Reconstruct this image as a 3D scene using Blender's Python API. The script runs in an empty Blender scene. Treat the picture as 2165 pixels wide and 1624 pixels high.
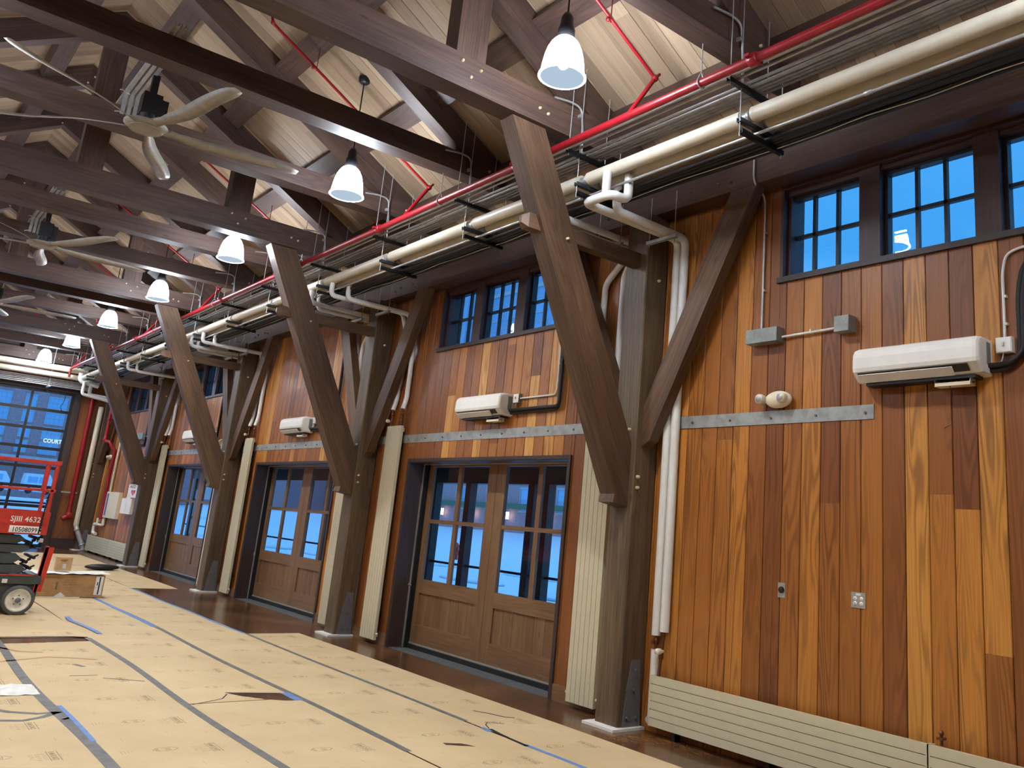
import bpy, math, random
from mathutils import Vector, Matrix
random.seed(7)
C = bpy.context.scene.collection
PI = math.pi
B = 5.788
Y1 = 5.857
def YP(i): return Y1 + B*(i-1)          # near face of timber post i
def YC(i): return YP(i-1) + .153 + B/2  # centre of wall bay i
TY = [Y1 + (k-1)*B/3 for k in range(0, 14)]   # near faces of the roof trusses, 3.93 ...
SL = .575
def roof(x): return 5.25 - SL*x if x > -4.42 else 5.25 + 4.42*SL - (-4.42-x)*SL
XR = -4.42                               # ridge
# ------------------------------------------------------------------ materials
MATS = {}
class NT:
    def __init__(s, name):
        s.m = bpy.data.materials.new(name); s.m.use_nodes = True
        s.t = s.m.node_tree; s.t.nodes.clear()
        s.out = s.n('ShaderNodeOutputMaterial'); s.b = s.n('ShaderNodeBsdfPrincipled')
        s.l(s.b.outputs[0], s.out.inputs[0])
    def n(s, typ, **k):
        nd = s.t.nodes.new(typ)
        for a, b in k.items(): setattr(nd, a, b)
        return nd
    def l(s, a, b): s.t.links.new(a, b)
    def set(s, **k):
        for a, v in k.items():
            s.b.inputs[a.replace('_', ' ')].default_value = v
    def math(s, op, a, b=None):
        nd = s.n('ShaderNodeMath', operation=op)
        for i, v in enumerate((a, b)):
            if v is None: continue
            if isinstance(v, (int, float)): nd.inputs[i].default_value = v
            else: s.l(v, nd.inputs[i])
        return nd.outputs[0]
    def attr(s, name): return s.n('ShaderNodeAttribute', attribute_name=name)
    def mapv(s, vec, sc=(1, 1, 1), loc=(0, 0, 0)):
        nd = s.n('ShaderNodeMapping'); s.l(vec, nd.inputs[0])
        nd.inputs['Scale'].default_value = sc; nd.inputs['Location'].default_value = loc
        return nd.outputs[0]
    def noise(s, vec, scale=5, detail=3, rough=.5, dist=0):
        nd = s.n('ShaderNodeTexNoise'); s.l(vec, nd.inputs['Vector'])
        nd.inputs['Scale'].default_value = scale; nd.inputs['Detail'].default_value = detail
        nd.inputs['Roughness'].default_value = rough; nd.inputs['Distortion'].default_value = dist
        return nd.outputs[0]
    def ramp(s, fac, stops, interp='LINEAR'):
        nd = s.n('ShaderNodeValToRGB'); s.l(fac, nd.inputs[0]); cr = nd.color_ramp; cr.interpolation = interp
        while len(cr.elements) < len(stops): cr.elements.new(.5)
        for e, (p, c) in zip(cr.elements, stops):
            e.position = p; e.color = lin(c) if len(c) == 3 else c
        return nd.outputs[0]
    def mix(s, fac, a, b, typ='MIX'):
        nd = s.n('ShaderNodeMix', data_type='RGBA', blend_type=typ)
        for i, v in ((0, fac), (6, a), (7, b)):
            if isinstance(v, (int, float)): nd.inputs[i].default_value = v
            elif isinstance(v, tuple): nd.inputs[i].default_value = lin(v)
            else: s.l(v, nd.inputs[i])
        return nd.outputs[2]
    def bump(s, h, st=.3, d=.01):
        nd = s.n('ShaderNodeBump'); s.l(h, nd.inputs['Height'])
        nd.inputs['Strength'].default_value = st; nd.inputs['Distance'].default_value = d
        s.l(nd.outputs[0], s.b.inputs['Normal'])
def lin(c):
    if len(c) == 4: return c
    r = []
    for v in c:
        v = v/255.
        r.append(v/12.92 if v <= .04045 else ((v+.055)/1.055)**2.4)
    return (r[0], r[1], r[2], 1)
def flat(name, col, rough=.5, metal=0., spec=.5, noise=0.):
    if name in MATS: return MATS[name]
    t = NT(name); t.set(Base_Color=lin(col), Roughness=rough, Metallic=metal)
    t.b.inputs['Specular IOR Level'].default_value = spec
    tc = t.n('ShaderNodeTexCoord').outputs['Object']
    n = t.noise(tc, 9, 4, .6)
    k = noise or .05
    d = tuple(v*(1-2.2*k) for v in col)
    t.l(t.ramp(n, [(.3, d), (.6, col)]), t.b.inputs['Base Color'])
    MATS[name] = t.m; return t.m
def emis(name, col, st):
    t = NT(name); t.set(Base_Color=lin(col), Roughness=.4)
    t.b.inputs['Emission Color'].default_value = lin(col); t.b.inputs['Emission Strength'].default_value = st
    MATS[name] = t.m; return t.m
def timber(name, c0, c1, c2, rough=.55):
    t = NT(name); g = t.attr('gr').outputs['Vector']
    fine = t.noise(t.mapv(g, (1.2, 40, 40)), 1.6, 4, .6)
    big = t.noise(t.mapv(g, (.5, 3, 3)), 1.3, 3, .5, .3)
    ring = t.math('SINE', t.math('MULTIPLY', t.noise(t.mapv(g, (.35, 4.5, 4.5)), 1, 1, .4, .2), 95))
    a = t.math('MULTIPLY_ADD', fine, .55); a.node.inputs[2].default_value = 0
    f = t.math('ADD', t.math('MULTIPLY', fine, .5), t.math('MULTIPLY', big, .5))
    f2 = t.math('ADD', f, t.math('MULTIPLY', ring, .035))
    col = t.ramp(f2, [(.34, c0), (.5, c1), (.66, c2)])
    vo = t.n('ShaderNodeTexVoronoi'); t.l(t.mapv(g, (1.1, 3.2, 3.2)), vo.inputs['Vector']); vo.inputs['Scale'].default_value = 1.2
    kn = t.ramp(vo.outputs['Distance'], [(.035, (255, 255, 255)), (.07, (0, 0, 0))])
    col = t.mix(t.math('MULTIPLY', kn, .5), col, tuple(v*.45 for v in c0))
    t.l(col, t.b.inputs['Base Color']); t.set(Roughness=rough)
    t.bump(f2, .35, .004); MATS[name] = t.m; return t.m
def cedar(name, tones, rough=.42, ring=1., rs=60):
    t = NT(name); g = t.attr('gr').outputs['Vector']; tone = t.attr('tone').outputs['Fac']
    base = t.ramp(tone, [(i/(len(tones)-1), c) for i, c in enumerate(tones)])
    nz = t.noise(t.mapv(g, (.55, 6.5, 6.5)), 1, 1.5, .45, .25)
    rg = t.math('SINE', t.math('MULTIPLY', nz, rs))
    r01 = t.ramp(t.math('MULTIPLY_ADD', rg, .5), [(.0, (0, 0, 0)), (.75, (255, 255, 255))]); 
    # MULTIPLY_ADD third input
    rg2 = [n for n in t.t.nodes if n.type == 'MATH' and n.operation == 'MULTIPLY_ADD'][-1]; rg2.inputs[2].default_value = .5
    fine = t.noise(t.mapv(g, (1.5, 90, 90)), 1, 3, .6)
    patch = t.noise(t.mapv(g, (.45, 4, 4)), 1, 2, .5)
    pm = t.ramp(patch, [(.38, (20, 20, 20)), (.62, (255, 255, 255))])
    dark = t.mix(.62, base, (70, 30, 12))
    c1 = t.mix(t.math('MULTIPLY', t.math('MULTIPLY', t.math('SUBTRACT', 1.0, r01), pm), .75*ring), base, dark)
    c2 = t.mix(t.math('MULTIPLY', t.ramp(fine, [(.35, (255, 255, 255)), (.62, (0, 0, 0))]), .38), c1, dark)
    t.l(c2, t.b.inputs['Base Color']); t.set(Roughness=rough); t.bump(fine, .12, .002)
    MATS[name] = t.m; return t.m
M_TIM = timber('timber_brown', (60, 46, 33), (86, 69, 50), (108, 88, 64))
M_TIMB = timber('timber_brace', (60, 42, 29), (86, 63, 44), (108, 82, 58))
M_TRUSS = timber('timber_truss', (50, 35, 30), (72, 53, 45), (92, 70, 58))
M_HDR = timber('timber_header', (50, 31, 22), (70, 46, 32), (86, 60, 43))
M_BEAMLT = timber('timber_light_end', (120, 72, 38), (160, 100, 56), (186, 124, 74))
M_DOOR = timber('door_wood', (96, 70, 44), (118, 88, 60), (134, 103, 72), .45)
M_DARKTRIM = timber('dark_trim', (44, 34, 32), (56, 43, 39), (66, 52, 46), .5)
M_WIN = timber('window_wood', (52, 33, 30), (64, 42, 37), (74, 50, 44), .5)
M_CEDAR = cedar('cedar_boards', [(104, 60, 30), (128, 76, 36), (150, 92, 40), (170, 108, 45), (192, 128, 54), (220, 164, 84)], .42, 1.25, 75)
M_CEDARD = cedar('cedar_end', [(110, 62, 30), (128, 76, 38), (146, 90, 44)])
M_DECK = cedar('ceiling_deck', [(138, 116, 94), (154, 131, 106), (168, 145, 118), (182, 160, 130)], .6, .3, 40)
M_GALV = flat('galvanised', (182, 184, 182), .38, .45, noise=.06)
M_STRAP = flat('strap_steel', (165, 170, 168), .45, .35, noise=.08)
M_BRKT = flat('painted_steel', (112, 114, 116), .5, .3)
M_CHAN = flat('channel_steel', (74, 80, 84), .4, .7)
M_CHANB = flat('channel_black', (26, 29, 32), .5, .3)
M_BLACK = flat('black_foam', (14, 15, 18), .55)
M_DARK = flat('dark_metal', (22, 22, 26), .45)
M_RED = flat('red_pipe', (150, 14, 28), .38)
M_REDL = flat('lift_red', (196, 52, 34), .45, noise=.08)
M_JACK = flat('pipe_jacket', (214, 206, 184), .4, noise=.012)
M_JACKW = flat('pipe_white', (226, 226, 220), .4, noise=.01)
M_WHITE = flat('white_plastic', (232, 231, 224), .35, noise=.01)
M_CREAM = flat('cream_plastic', (222, 212, 186), .45, noise=.02)
M_RAD = flat('radiator_enamel', (196, 190, 162), .38, noise=.01)
M_COPPER = flat('valve_bronze', (120, 78, 60), .4, .6)
M_PEG = flat('timber_bolt', (214, 190, 150), .45)
M_GREYBOX = flat('grey_box', (140, 146, 142), .45, .3)
M_GLASSDARK = flat('tyre_rubber', (84, 86, 84), .7)
M_WHEEL = flat('wheel_cream', (226, 222, 204), .5)
M_LIFTD = flat('lift_dark', (64, 70, 70), .5)
M_CONC = flat('threshold_concrete', (84, 88, 92), .6, noise=.1)
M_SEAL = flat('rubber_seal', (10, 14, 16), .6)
M_ALU = flat('aluminium', (186, 186, 182), .35, .6)
M_BLUETAPE = flat('blue_tape', (96, 134, 198), .6)
M_GREYTAPE = flat('grey_tape', (106, 108, 108), .6, noise=.1)
M_CARD = flat('cardboard', (176, 138, 92), .7)
M_CARD2 = flat('cardboard_light', (196, 158, 104), .7)
M_INK = flat('ink_grey', (120, 106, 78), .8)
M_INKF = flat('ink_faint', (176, 158, 120), .8)
M_INKB = flat('ink_black', (44, 36, 30), .8)
M_SNOW = flat('snow', (226, 232, 240), .7, noise=.03)
M_BRICK = flat('brick_far', (196, 150, 150), .8, noise=.08)
M_STONE = flat('stone_far', (196, 190, 190), .8)
M_WGLASS = flat('window_far_glass', (150, 190, 225), .15)
M_TOWER = flat('tower_panel', (150, 178, 206), .5)
M_TURQ = flat('white_sheet', (224, 226, 222), .6)
M_BLADE = flat('fan_blade_grey', (168, 164, 150), .45)
M_SIGNW = flat('sign_white', (232, 230, 226), .5)
M_SIGNR = flat('sign_red', (190, 30, 44), .5)
M_BLUEM = flat('sign_blue', (92, 110, 160), .5)
M_TXTW = flat('lettering_white', (240, 236, 226), .5)
M_GREEN = flat('shop_green', (90, 120, 92), .7)
M_HYD = flat('hydrant_red', (196, 52, 28), .5)
def mk_special():
    t = NT('window_glass'); tr = t.n('ShaderNodeBsdfTransparent'); gl = t.n('ShaderNodeBsdfGlossy'); gl.inputs['Roughness'].default_value = .02
    lw = t.n('ShaderNodeLayerWeight'); fac = t.math('ADD', t.math('MULTIPLY', t.math('POWER', lw.outputs['Facing'], 5.0), .5), .03); mx = t.n('ShaderNodeMixShader')
    tr.inputs[0].default_value = (.93, .96, .98, 1)
    t.l(fac, mx.inputs[0]); t.l(tr.outputs[0], mx.inputs[1]); t.l(gl.outputs[0], mx.inputs[2]); t.l(mx.outputs[0], t.out.inputs[0])
    MATS['glass'] = t.m
    t = NT('floor_stained_wood'); tc = t.n('ShaderNodeTexCoord').outputs['Object']
    g = t.mapv(tc, (7, 1.6, 1))
    n1 = t.noise(g, 2.2, 2, .5, .7); w = t.math('SINE', t.math('MULTIPLY', n1, 70))
    n2 = t.noise(tc, 1.2, 3, .5); n3 = t.noise(t.mapv(tc, (40, 6, 1)), 2, 3, .6)
    f = t.math('ADD', t.math('ADD', t.math('MULTIPLY', w, .16), t.math('MULTIPLY', n2, .5)), t.math('MULTIPLY', n3, .4))
    t.l(t.ramp(f, [(.28, (40, 26, 16)), (.46, (78, 53, 33)), (.62, (124, 88, 54)), (.78, (156, 114, 70))]), t.b.inputs['Base Color'])
    t.set(Roughness=.22); t.bump(f, .08, .003); MATS['floor'] = t.m
    t = NT('kraft_paper'); tc = t.n('ShaderNodeTexCoord').outputs['Object']
    n1 = t.noise(tc, 1.1, 4, .6); n2 = t.noise(tc, 60, 2, .6)
    t.l(t.ramp(t.math('ADD', t.math('MULTIPLY', n1, .8), t.math('MULTIPLY', n2, .2)), [(.35, (186, 165, 126)), (.65, (203, 182, 143))]), t.b.inputs['Base Color'])
    t.set(Roughness=.75); t.bump(t.noise(tc, 2.2, 3, .5), .25, .02); MATS['paper'] = t.m
mk_special()
GLASS, M_FLOOR, M_PAPER = MATS['glass'], MATS['floor'], MATS['paper']
M_BELL = emis('lamp_bell_glow', (232, 241, 255), 95.)
M_BELLIN = emis('lamp_lens_glow', (196, 220, 240), .8)
M_BELLIN.node_tree.nodes['Principled BSDF'].inputs['Base Color'].default_value = (.0, .0, .0, 1); M_BELLIN.node_tree.nodes['Principled BSDF'].inputs['Specular IOR Level'].default_value = 0
M_BULB = emis('lamp_bulb_glow', (250, 248, 246), 3000.)
M_NEON = emis('lit_sign', (190, 230, 255), 1.6)
M_SHOPL = emis('lit_shop_lamp', (255, 250, 235), 4.)
# ------------------------------------------------------------------ mesh building
class MB:
    def __init__(s): s.v = []; s.f = []; s.g = []; s.t = []; s.mi = []; s.sm = []
    def add(s, vs, fs, gr=None, tone=.5, mi=0, sm=False):
        o = len(s.v); s.v += [tuple(v) for v in vs]
        s.g += [tuple(x) for x in (gr if gr is not None else vs)]; s.t += [tone]*len(vs)
        for f in fs: s.f.append(tuple(i+o for i in f)); s.mi.append(mi); s.sm.append(sm)
    def box(s, x0, x1, y0, y1, z0, z1, gr=None, tone=.5, mi=0, axis=None):
        vs = [(x, y, z) for x in (x0, x1) for y in (y0, y1) for z in (z0, z1)]
        r = random.random()*50
        if axis is None:
            d = (abs(x1-x0), abs(y1-y0), abs(z1-z0)); axis = d.index(max(d))
        g = [((v[axis]+r), v[(axis+1) % 3]+r*.37, v[(axis+2) % 3]) for v in vs]
        s.add(vs, [(0, 1, 3, 2), (4, 6, 7, 5), (0, 4, 5, 1), (2, 3, 7, 6), (0, 2, 6, 4), (1, 5, 7, 3)], g, tone, mi); return s
    def beam(s, p0, p1, w, d, up=(0, 0, 1), ch=.007, mi=0, tone=.5):
        """bar from p0 to p1 (centres of its ends), w across, d along up"""
        p0 = Vector(p0); p1 = Vector(p1); a = (p1-p0); L = a.length; a.normalize()
        sd = a.cross(Vector(up)); sd.normalize(); u = sd.cross(a); r = random.random()*40
        hw, hd = w/2, d/2
        sec = [(-hw+ch, -hd), (hw-ch, -hd), (hw, -hd+ch), (hw, hd-ch), (hw-ch, hd), (-hw+ch, hd), (-hw, hd-ch), (-hw, -hd+ch)]
        vs = []; g = []
        for t in (0, L):
            for (i, j) in sec:
                vs.append(p0+a*t+sd*i+u*j); g.append((t+r, i+r*.3, j))
        fs = [(k, (k+1) % 8, 8+(k+1) % 8, 8+k) for k in range(8)] + [tuple(range(7, -1, -1)), tuple(range(8, 16))]
        s.add(vs, fs, g, tone, mi); return s
    def prism(s, pts, a0, a1, plane='xz', gaxis=None, mi=0, tone=.5):
        """polygon pts in plane, extruded a0..a1 along the remaining axis"""
        def P(u, v, w): return {'xz': (u, w, v), 'yz': (w, u, v), 'xy': (u, v, w)}[plane]
        n = len(pts); vs = [P(u, v, a0) for u, v in pts]+[P(u, v, a1) for u, v in pts]
        r = random.random()*40
        if gaxis:
            ga = Vector(gaxis).normalized(); gb = ga.orthogonal().normalized(); gc = ga.cross(gb)
            g = [(Vector(v).dot(ga)+r, Vector(v).dot(gb)+r*.3, Vector(v).dot(gc)) for v in vs]
        else: g = None
        s.add(vs, [tuple(range(n)), tuple(range(2*n-1, n-1, -1))]+[(k, n+k, n+(k+1) % n, (k+1) % n) for k in range(n)], g, tone, mi); return s
    def tube(s, path, r, n=10, cap=True, mi=0, bend=0., bn=5):
        P = [Vector(p) for p in path]
        if bend:
            Q = [P[0]]
            for i in range(1, len(P)-1):
                a = (P[i-1]-P[i]); b = (P[i+1]-P[i]); k = min(bend, a.length*.48, b.length*.48)
                A = P[i]+a.normalized()*k; Bb = P[i]+b.normalized()*k
                for j in range(bn+1):
                    t = j/bn; Q.append(A*(1-t)**2+P[i]*2*t*(1-t)+Bb*t*t)
            Q.append(P[-1]); P = Q
        R = r if isinstance(r, (list, tuple)) else [r]*len(P)
        T = []
        for i in range(len(P)):
            a = P[max(i-1, 0)]; b = P[min(i+1, len(P)-1)]; T.append((b-a).normalized())
        u = T[0].orthogonal().normalized(); vs = []
        for i, p in enumerate(P):
            u = (u-T[i]*u.dot(T[i])).normalized(); w = T[i].cross(u)
            for k in range(n):
                t = 2*PI*k/n; vs.append(p+(u*math.cos(t)+w*math.sin(t))*R[i])
        fs = [(i*n+k, i*n+(k+1) % n, (i+1)*n+(k+1) % n, (i+1)*n+k) for i in range(len(P)-1) for k in range(n)]
        s.add(vs, fs, mi=mi, sm=True)
        if cap:
            s.add(vs[:n], [tuple(range(n-1, -1, -1))], mi=mi); s.add(vs[-n:], [tuple(range(n))], mi=mi)
        return s
    def lathe(s, prof, c, ax=(0, 0, 1), n=24, mi=0, sm=True):
        ax = Vector(ax).normalized(); u = ax.orthogonal().normalized(); w = ax.cross(u); c = Vector(c); vs = []
        for (r, h) in prof:
            for k in range(n):
                t = 2*PI*k/n; vs.append(c+ax*h+(u*math.cos(t)+w*math.sin(t))*r)
        fs = [(i*n+k, i*n+(k+1) % n, (i+1)*n+(k+1) % n, (i+1)*n+k) for i in range(len(prof)-1) for k in range(n)]
        s.add(vs, fs, mi=mi, sm=sm); return s
    def disc(s, c, ax, r, h, n=16, mi=0):
        return s.lathe([(0.0001, 0), (r, 0), (r, h), (.0001, h)], c, ax, n, mi, sm=False)
    def ball(s, c, r, n=12, m=8, sc=(1, 1, 1), mi=0):
        vs = []
        for i in range(m+1):
            a = PI*i/m
            for k in range(n):
                t = 2*PI*k/n
                vs.append((c[0]+sc[0]*r*math.sin(a)*math.cos(t), c[1]+sc[1]*r*math.sin(a)*math.sin(t), c[2]+sc[2]*r*math.cos(a)))
        s.add(vs, [(i*n+k, (i+1)*n+k, (i+1)*n+(k+1) % n, i*n+(k+1) % n) for i in range(m) for k in range(n)], mi=mi, sm=True); return s
    def text(s, txt, org, right, up, size, mi=0, th=0., squash=1., align='LEFT'):
        vs, fs = text_geo(txt, align); o = Vector(org); R = Vector(right).normalized(); U = Vector(up).normalized(); N = R.cross(U)
        s.add([o+R*(v[0]*size*squash)+U*(v[1]*size)+N*th for v in vs], fs, mi=mi); return s
    def build(s, name, mat, parent=None, kind=None, label=None):
        me = bpy.data.meshes.new(name); b = BASE.get(parent.name, Vector((0, 0, 0))) if parent else s.base if hasattr(s, 'base') else Vector((0, 0, 0))
        me.from_pydata([Vector(v)-b for v in s.v], [], s.f); me.update()
        a = me.attributes.new('gr', 'FLOAT_VECTOR', 'POINT'); a.data.foreach_set('vector', [c for g in s.g for c in g])
        a = me.attributes.new('tone', 'FLOAT', 'POINT'); a.data.foreach_set('value', s.t)
        me.polygons.foreach_set('use_smooth', s.sm)
        mats = mat if isinstance(mat, (list, tuple)) else [mat]
        for m in mats: me.materials.append(m)
        me.polygons.foreach_set('material_index', s.mi)
        o = bpy.data.objects.new(name, me); C.objects.link(o)
        if parent: o.parent = parent; BASE[o.name] = b
        else: o.location = b; BASE[o.name] = b
        if kind: o['kind'] = kind
        if label: o['label'] = label
        return o
BASE = {}
_TX = {}
def text_geo(txt, align='LEFT'):
    if (txt, align) in _TX: return _TX[(txt, align)]
    cu = bpy.data.curves.new('tmp', 'FONT'); cu.body = txt; cu.size = 1; cu.resolution_u = 2; cu.align_x = align; cu.offset = .012
    ob = bpy.data.objects.new('tmp', cu); C.objects.link(ob); bpy.context.view_layer.update()
    dg = bpy.context.evaluated_depsgraph_get(); me = ob.evaluated_get(dg).to_mesh()
    vs = [tuple(v.co) for v in me.vertices]; fs = [tuple(p.vertices) for p in me.polygons]
    ob.evaluated_get(dg).to_mesh_clear(); bpy.data.objects.remove(ob); bpy.data.curves.remove(cu)
    _TX[(txt, align)] = (vs, fs); return vs, fs
def thing(name, loc, label, cat, group=None):
    o = bpy.data.objects.new(name, None); o.empty_display_size = .1; C.objects.link(o); o.location = loc
    o['label'] = label; o['category'] = cat
    if group: o['group'] = group
    BASE[o.name] = Vector(loc); return o
def tag(o, label, cat, group=None):
    o['label'] = label; o['category'] = cat
    if group: o['group'] = group
    return o
def solo(mb, name, mat, label, cat, group=None, base=None):
    if base is None:
        xs = [v[0] for v in mb.v]; ys = [v[1] for v in mb.v]; zs = [v[2] for v in mb.v]
        base = ((min(xs)+max(xs))/2, (min(ys)+max(ys))/2, min(zs))
    mb.base = Vector(base); return tag(mb.build(name, mat), label, cat, group)
def struct(mb, name, mat, parent=None):
    o = mb.build(name, mat, parent)
    if not parent: o['kind'] = 'structure'
    return o
def sthing(name, loc):
    o = bpy.data.objects.new(name, None); C.objects.link(o); o.location = loc; o['kind'] = 'structure'; BASE[o.name] = Vector(loc); return o
def dup(root, loc, label=None, group=None):
    r = root.copy(); C.objects.link(r); r.location = loc; BASE[r.name] = Vector(loc)
    if label: r['label'] = label
    if group: r['group'] = group
    for ch in list(root.children):
        c = ch.copy(); C.objects.link(c); c.parent = r
        for g in list(ch.children):
            d = g.copy(); C.objects.link(d); d.parent = c
    return r
ORD = ['nearest', 'second nearest', 'third nearest', 'fourth nearest', 'fifth nearest', 'sixth nearest', 'seventh nearest', 'eighth nearest', 'ninth nearest', 'tenth nearest', 'eleventh nearest', 'twelfth nearest', 'thirteenth nearest', 'fourteenth nearest', 'fifteenth nearest']
# ------------------------------------------------------------------ shell
Y_END = 29.32; Y_BACK = -6.; X_LEFT = -8.84
exec_parts = []
def subtract(z0, z1, holes):
    segs = [(z0, z1)]
    for a, b in holes:
        out = []
        for s0, s1 in segs:
            if b <= s0 or a >= s1: out.append((s0, s1)); continue
            if a > s0: out.append((s0, a))
            if b < s1: out.append((b, s1))
        segs = out
    return segs
DOORB = (2, 3, 4); WINB = (1, 2, 4, 5)
OPEN = []
for i in DOORB: OPEN.append((YC(i)-1.737, YC(i)+1.737, 0, 2.44))
for i in WINB: OPEN.append((YC(i)-1.34, YC(i)+1.34, 3.975, 4.86))
def boards_wall():
    mb = MB(); w = .1822; g = .003; y = 1.834-60*w; top = 5.2
    cuts = sorted({o[0] for o in OPEN} | {o[1] for o in OPEN})
    while y < Y_END:
        ya, yb = max(y, Y_BACK), min(y+w, Y_END); y += w
        if yb-ya < .002: continue
        es = [ya+g]+[c for c in cuts if ya+g < c < yb-g]+[yb-g]
        # butt joints at random heights along the board
        jz = []; z = 0.0
        if random.random() < .55: jz = [random.choice((1.1, 1.9, 2.3, 2.6, 3.2, 3.7))+random.random()*.3]
        tn = [min(1, max(0, random.gauss(.5, .24))) for _ in range(3)]
        for a, b in zip(es[:-1], es[1:]):
            m = (a+b)/2; holes = [(o[2], o[3]) for o in OPEN if o[0] < m < o[1]]
            zs = [0.0]+jz+[top]
            for k in range(len(zs)-1):
                for (c, d) in subtract(zs[k]+(.001 if k else 0), zs[k+1], holes):
                    if d-c < .01: continue
                    r = int(ya*1000) % 97 + k*13.7
                    vs = [(x, yy, zz) for x in (0, .02) for yy in (a, b) for zz in (c, d)]
                    ch = .005
                    vs = [(0, a+ch, c), (0, b-ch, c), (0, b-ch, d), (0, a+ch, d), (.02, a, c), (.02, b, c), (.02, b, d), (.02, a, d), (ch*.8, a, c), (ch*.8, b, c), (ch*.8, b, d), (ch*.8, a, d)]
                    mb.add(vs, [(0, 3, 2, 1), (0, 8, 11, 3), (1, 2, 10, 9), (8, 4, 7, 11), (9, 10, 6, 5), (3, 11, 10, 2), (0, 1, 9, 8)], [(v[2]+r*1.3, v[1]-a+r*.71, v[0]+r) for v in vs], tn[k])
    return mb
w = struct(boards_wall(), 'wall_right', M_CEDAR)
def slab_with_holes(mb, x0, x1, ya, yb, za, zb, holes):
    ys = sorted({ya, yb} | {h[0] for h in holes} | {h[1] for h in holes})
    for a, b in zip(ys[:-1], ys[1:]):
        m = (a+b)/2
        for c, d in subtract(za, zb, [(h[2], h[3]) for h in holes if h[0] < m < h[1]]): mb.box(x0, x1, a, b, c, d)
mb = MB(); slab_with_holes(mb, .0201, .30, Y_BACK, Y_END+.3, -.2, 5.2, OPEN)
struct(mb, 'wall_right_core', M_DARKTRIM, w)
# floor
mb = MB(); mb.box(X_LEFT, .0, Y_BACK, Y_END, -.12, 0); struct(mb, 'floor', M_FLOOR)
# left and back walls (behind and beside the camera)
mb = MB(); mb.box(X_LEFT-.2, X_LEFT, Y_BACK, Y_END, 0, 5.25); struct(mb, 'wall_left', M_CEDARD)
mb = MB(); mb.prism([(X_LEFT, 0), (0, 0), (0, 5.3), (XR, 8.0), (X_LEFT, 5.3)], Y_BACK-.2, Y_BACK, 'xz'); struct(mb, 'wall_back', M_CEDARD)
# ceiling: planks laid down the slope on both sides of the ridge
def deck(side):
    mb = MB(); w = .1745; g = .0018; y = Y_BACK
    xe = .32 if side > 0 else 2*XR-.32
    while y < Y_END+.3:
        a, b = y+g, y+w-g; y += w
        cuts = [xe, XR]
        if random.random() < .6: cuts = [xe, xe+(XR-xe)*random.uniform(.3, .8), XR]
        for k in range(len(cuts)-1):
            xa, xb = cuts[k], cuts[k+1]; za = roof(xa) if side > 0 else roof(2*XR-xa); zb = roof(xb) if side > 0 else roof(2*XR-xb)
            nx = .0; t = random.random(); r = random.random()*60; ch = .004
            vs = [(xa, a+ch, za), (xa, b-ch, za), (xb, b-ch, zb), (xb, a+ch, zb), (xa, a, za+ch), (xa, b, za+ch), (xb, b, zb+ch), (xb, a, zb+ch), (xa, a, za+.03), (xa, b, za+.03), (xb, b, zb+.03), (xb, a, zb+.03)]
            fs = [(0, 1, 2, 3), (0, 3, 7, 4), (1, 5, 6, 2), (4, 7, 11, 8), (5, 9, 10, 6)]
            mb.add(vs, fs, [(v[0]+r, v[1]-a+r*.6, r) for v in vs], t)
    # backing over the planks
    za = roof(xe) if side > 0 else roof(2*XR-xe)
    n = len(mb.f)
    mb.prism([(xe, za+.012), (XR, roof(XR)+.012), (XR, roof(XR)+.2), (xe, za+.2)], Y_BACK-.1, Y_END+.35, 'xz', mi=1)
    return mb
ce = struct(deck(1), 'ceiling', [M_DECK, M_DARKTRIM])
struct(deck(-1), 'ceiling_far_slope', [M_DECK, M_DARKTRIM], ce)
# ------------------------------------------------------------------ end wall with the overhead glass door
EX0, EX1, EZ = -5.35, -1.12, 4.50     # opening of the overhead door
mb = MB(); w_ = .19; x = X_LEFT
while x < 0:
    a, b = x+.002, min(x+w_, 0)-.002; x += w_
    for c, d in subtract(0, 5.2, [(0, EZ)] if EX0 < (a+b)/2 < EX1 else []):
        r = random.random()*50; vs = [(xx, yy, zz) for xx in (a, b) for yy in (Y_END, Y_END+.02) for zz in (c, d)]
        mb.add(vs, [(0, 4, 5, 1), (0, 1, 3, 2), (4, 6, 7, 5)], [(v[2]+r, v[0]+r, v[1]) for v in vs], random.random())
we = struct(mb, 'wall_end', M_CEDARD)
mb = MB(); mb.box(X_LEFT, EX0, Y_END+.0201, Y_END+.3, 0, 5.2); mb.box(EX1, .0, Y_END+.0201, Y_END+.3, 0, 5.2); mb.box(EX0, EX1, Y_END+.0201, Y_END+.3, EZ, 5.2)
mb.prism([(X_LEFT, 5.2), (0, 5.2), (0, roof(0)), (XR, roof(XR)), (X_LEFT, roof(0))], Y_END+.0201, Y_END+.3, 'xz'); struct(mb, 'wall_end_core', M_DARKTRIM, we)
mb = MB(); mb.box(EX1, EX1+.17, Y_END-.05, Y_END-.001, 0, EZ+.2); mb.box(EX0-.17, EX0, Y_END-.05, Y_END-.001, 0, EZ+.2); mb.box(EX0, EX1, Y_END-.05, Y_END-.001, EZ, EZ+.2)
struct(mb, 'trim_1', M_DARKTRIM)
mb = MB(); mb.box(EX1+.19, -.3, Y_END-.03, Y_END-.001, 0, .3); struct(mb, 'baseboard_end', M_DARKTRIM)
dr = sthing('door_4', ((EX0+EX1)/2, Y_END+.08, 0))
mb = MB(); yd = Y_END+.06
xs = [EX1-.04-k*1.05 for k in range(5)]
zs = [.05+k*.552 for k in range(9)]
for k, xx in enumerate(xs): mb.box(xx-.035, xx+.035, yd, yd+.05, 0, EZ)
for k, z in enumerate(zs): mb.box(EX0, EX1, yd-.004, yd+.052, z-.04, z+.045)
mb.box(EX0, EX1, yd, yd+.05, 0, .06)
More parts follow.
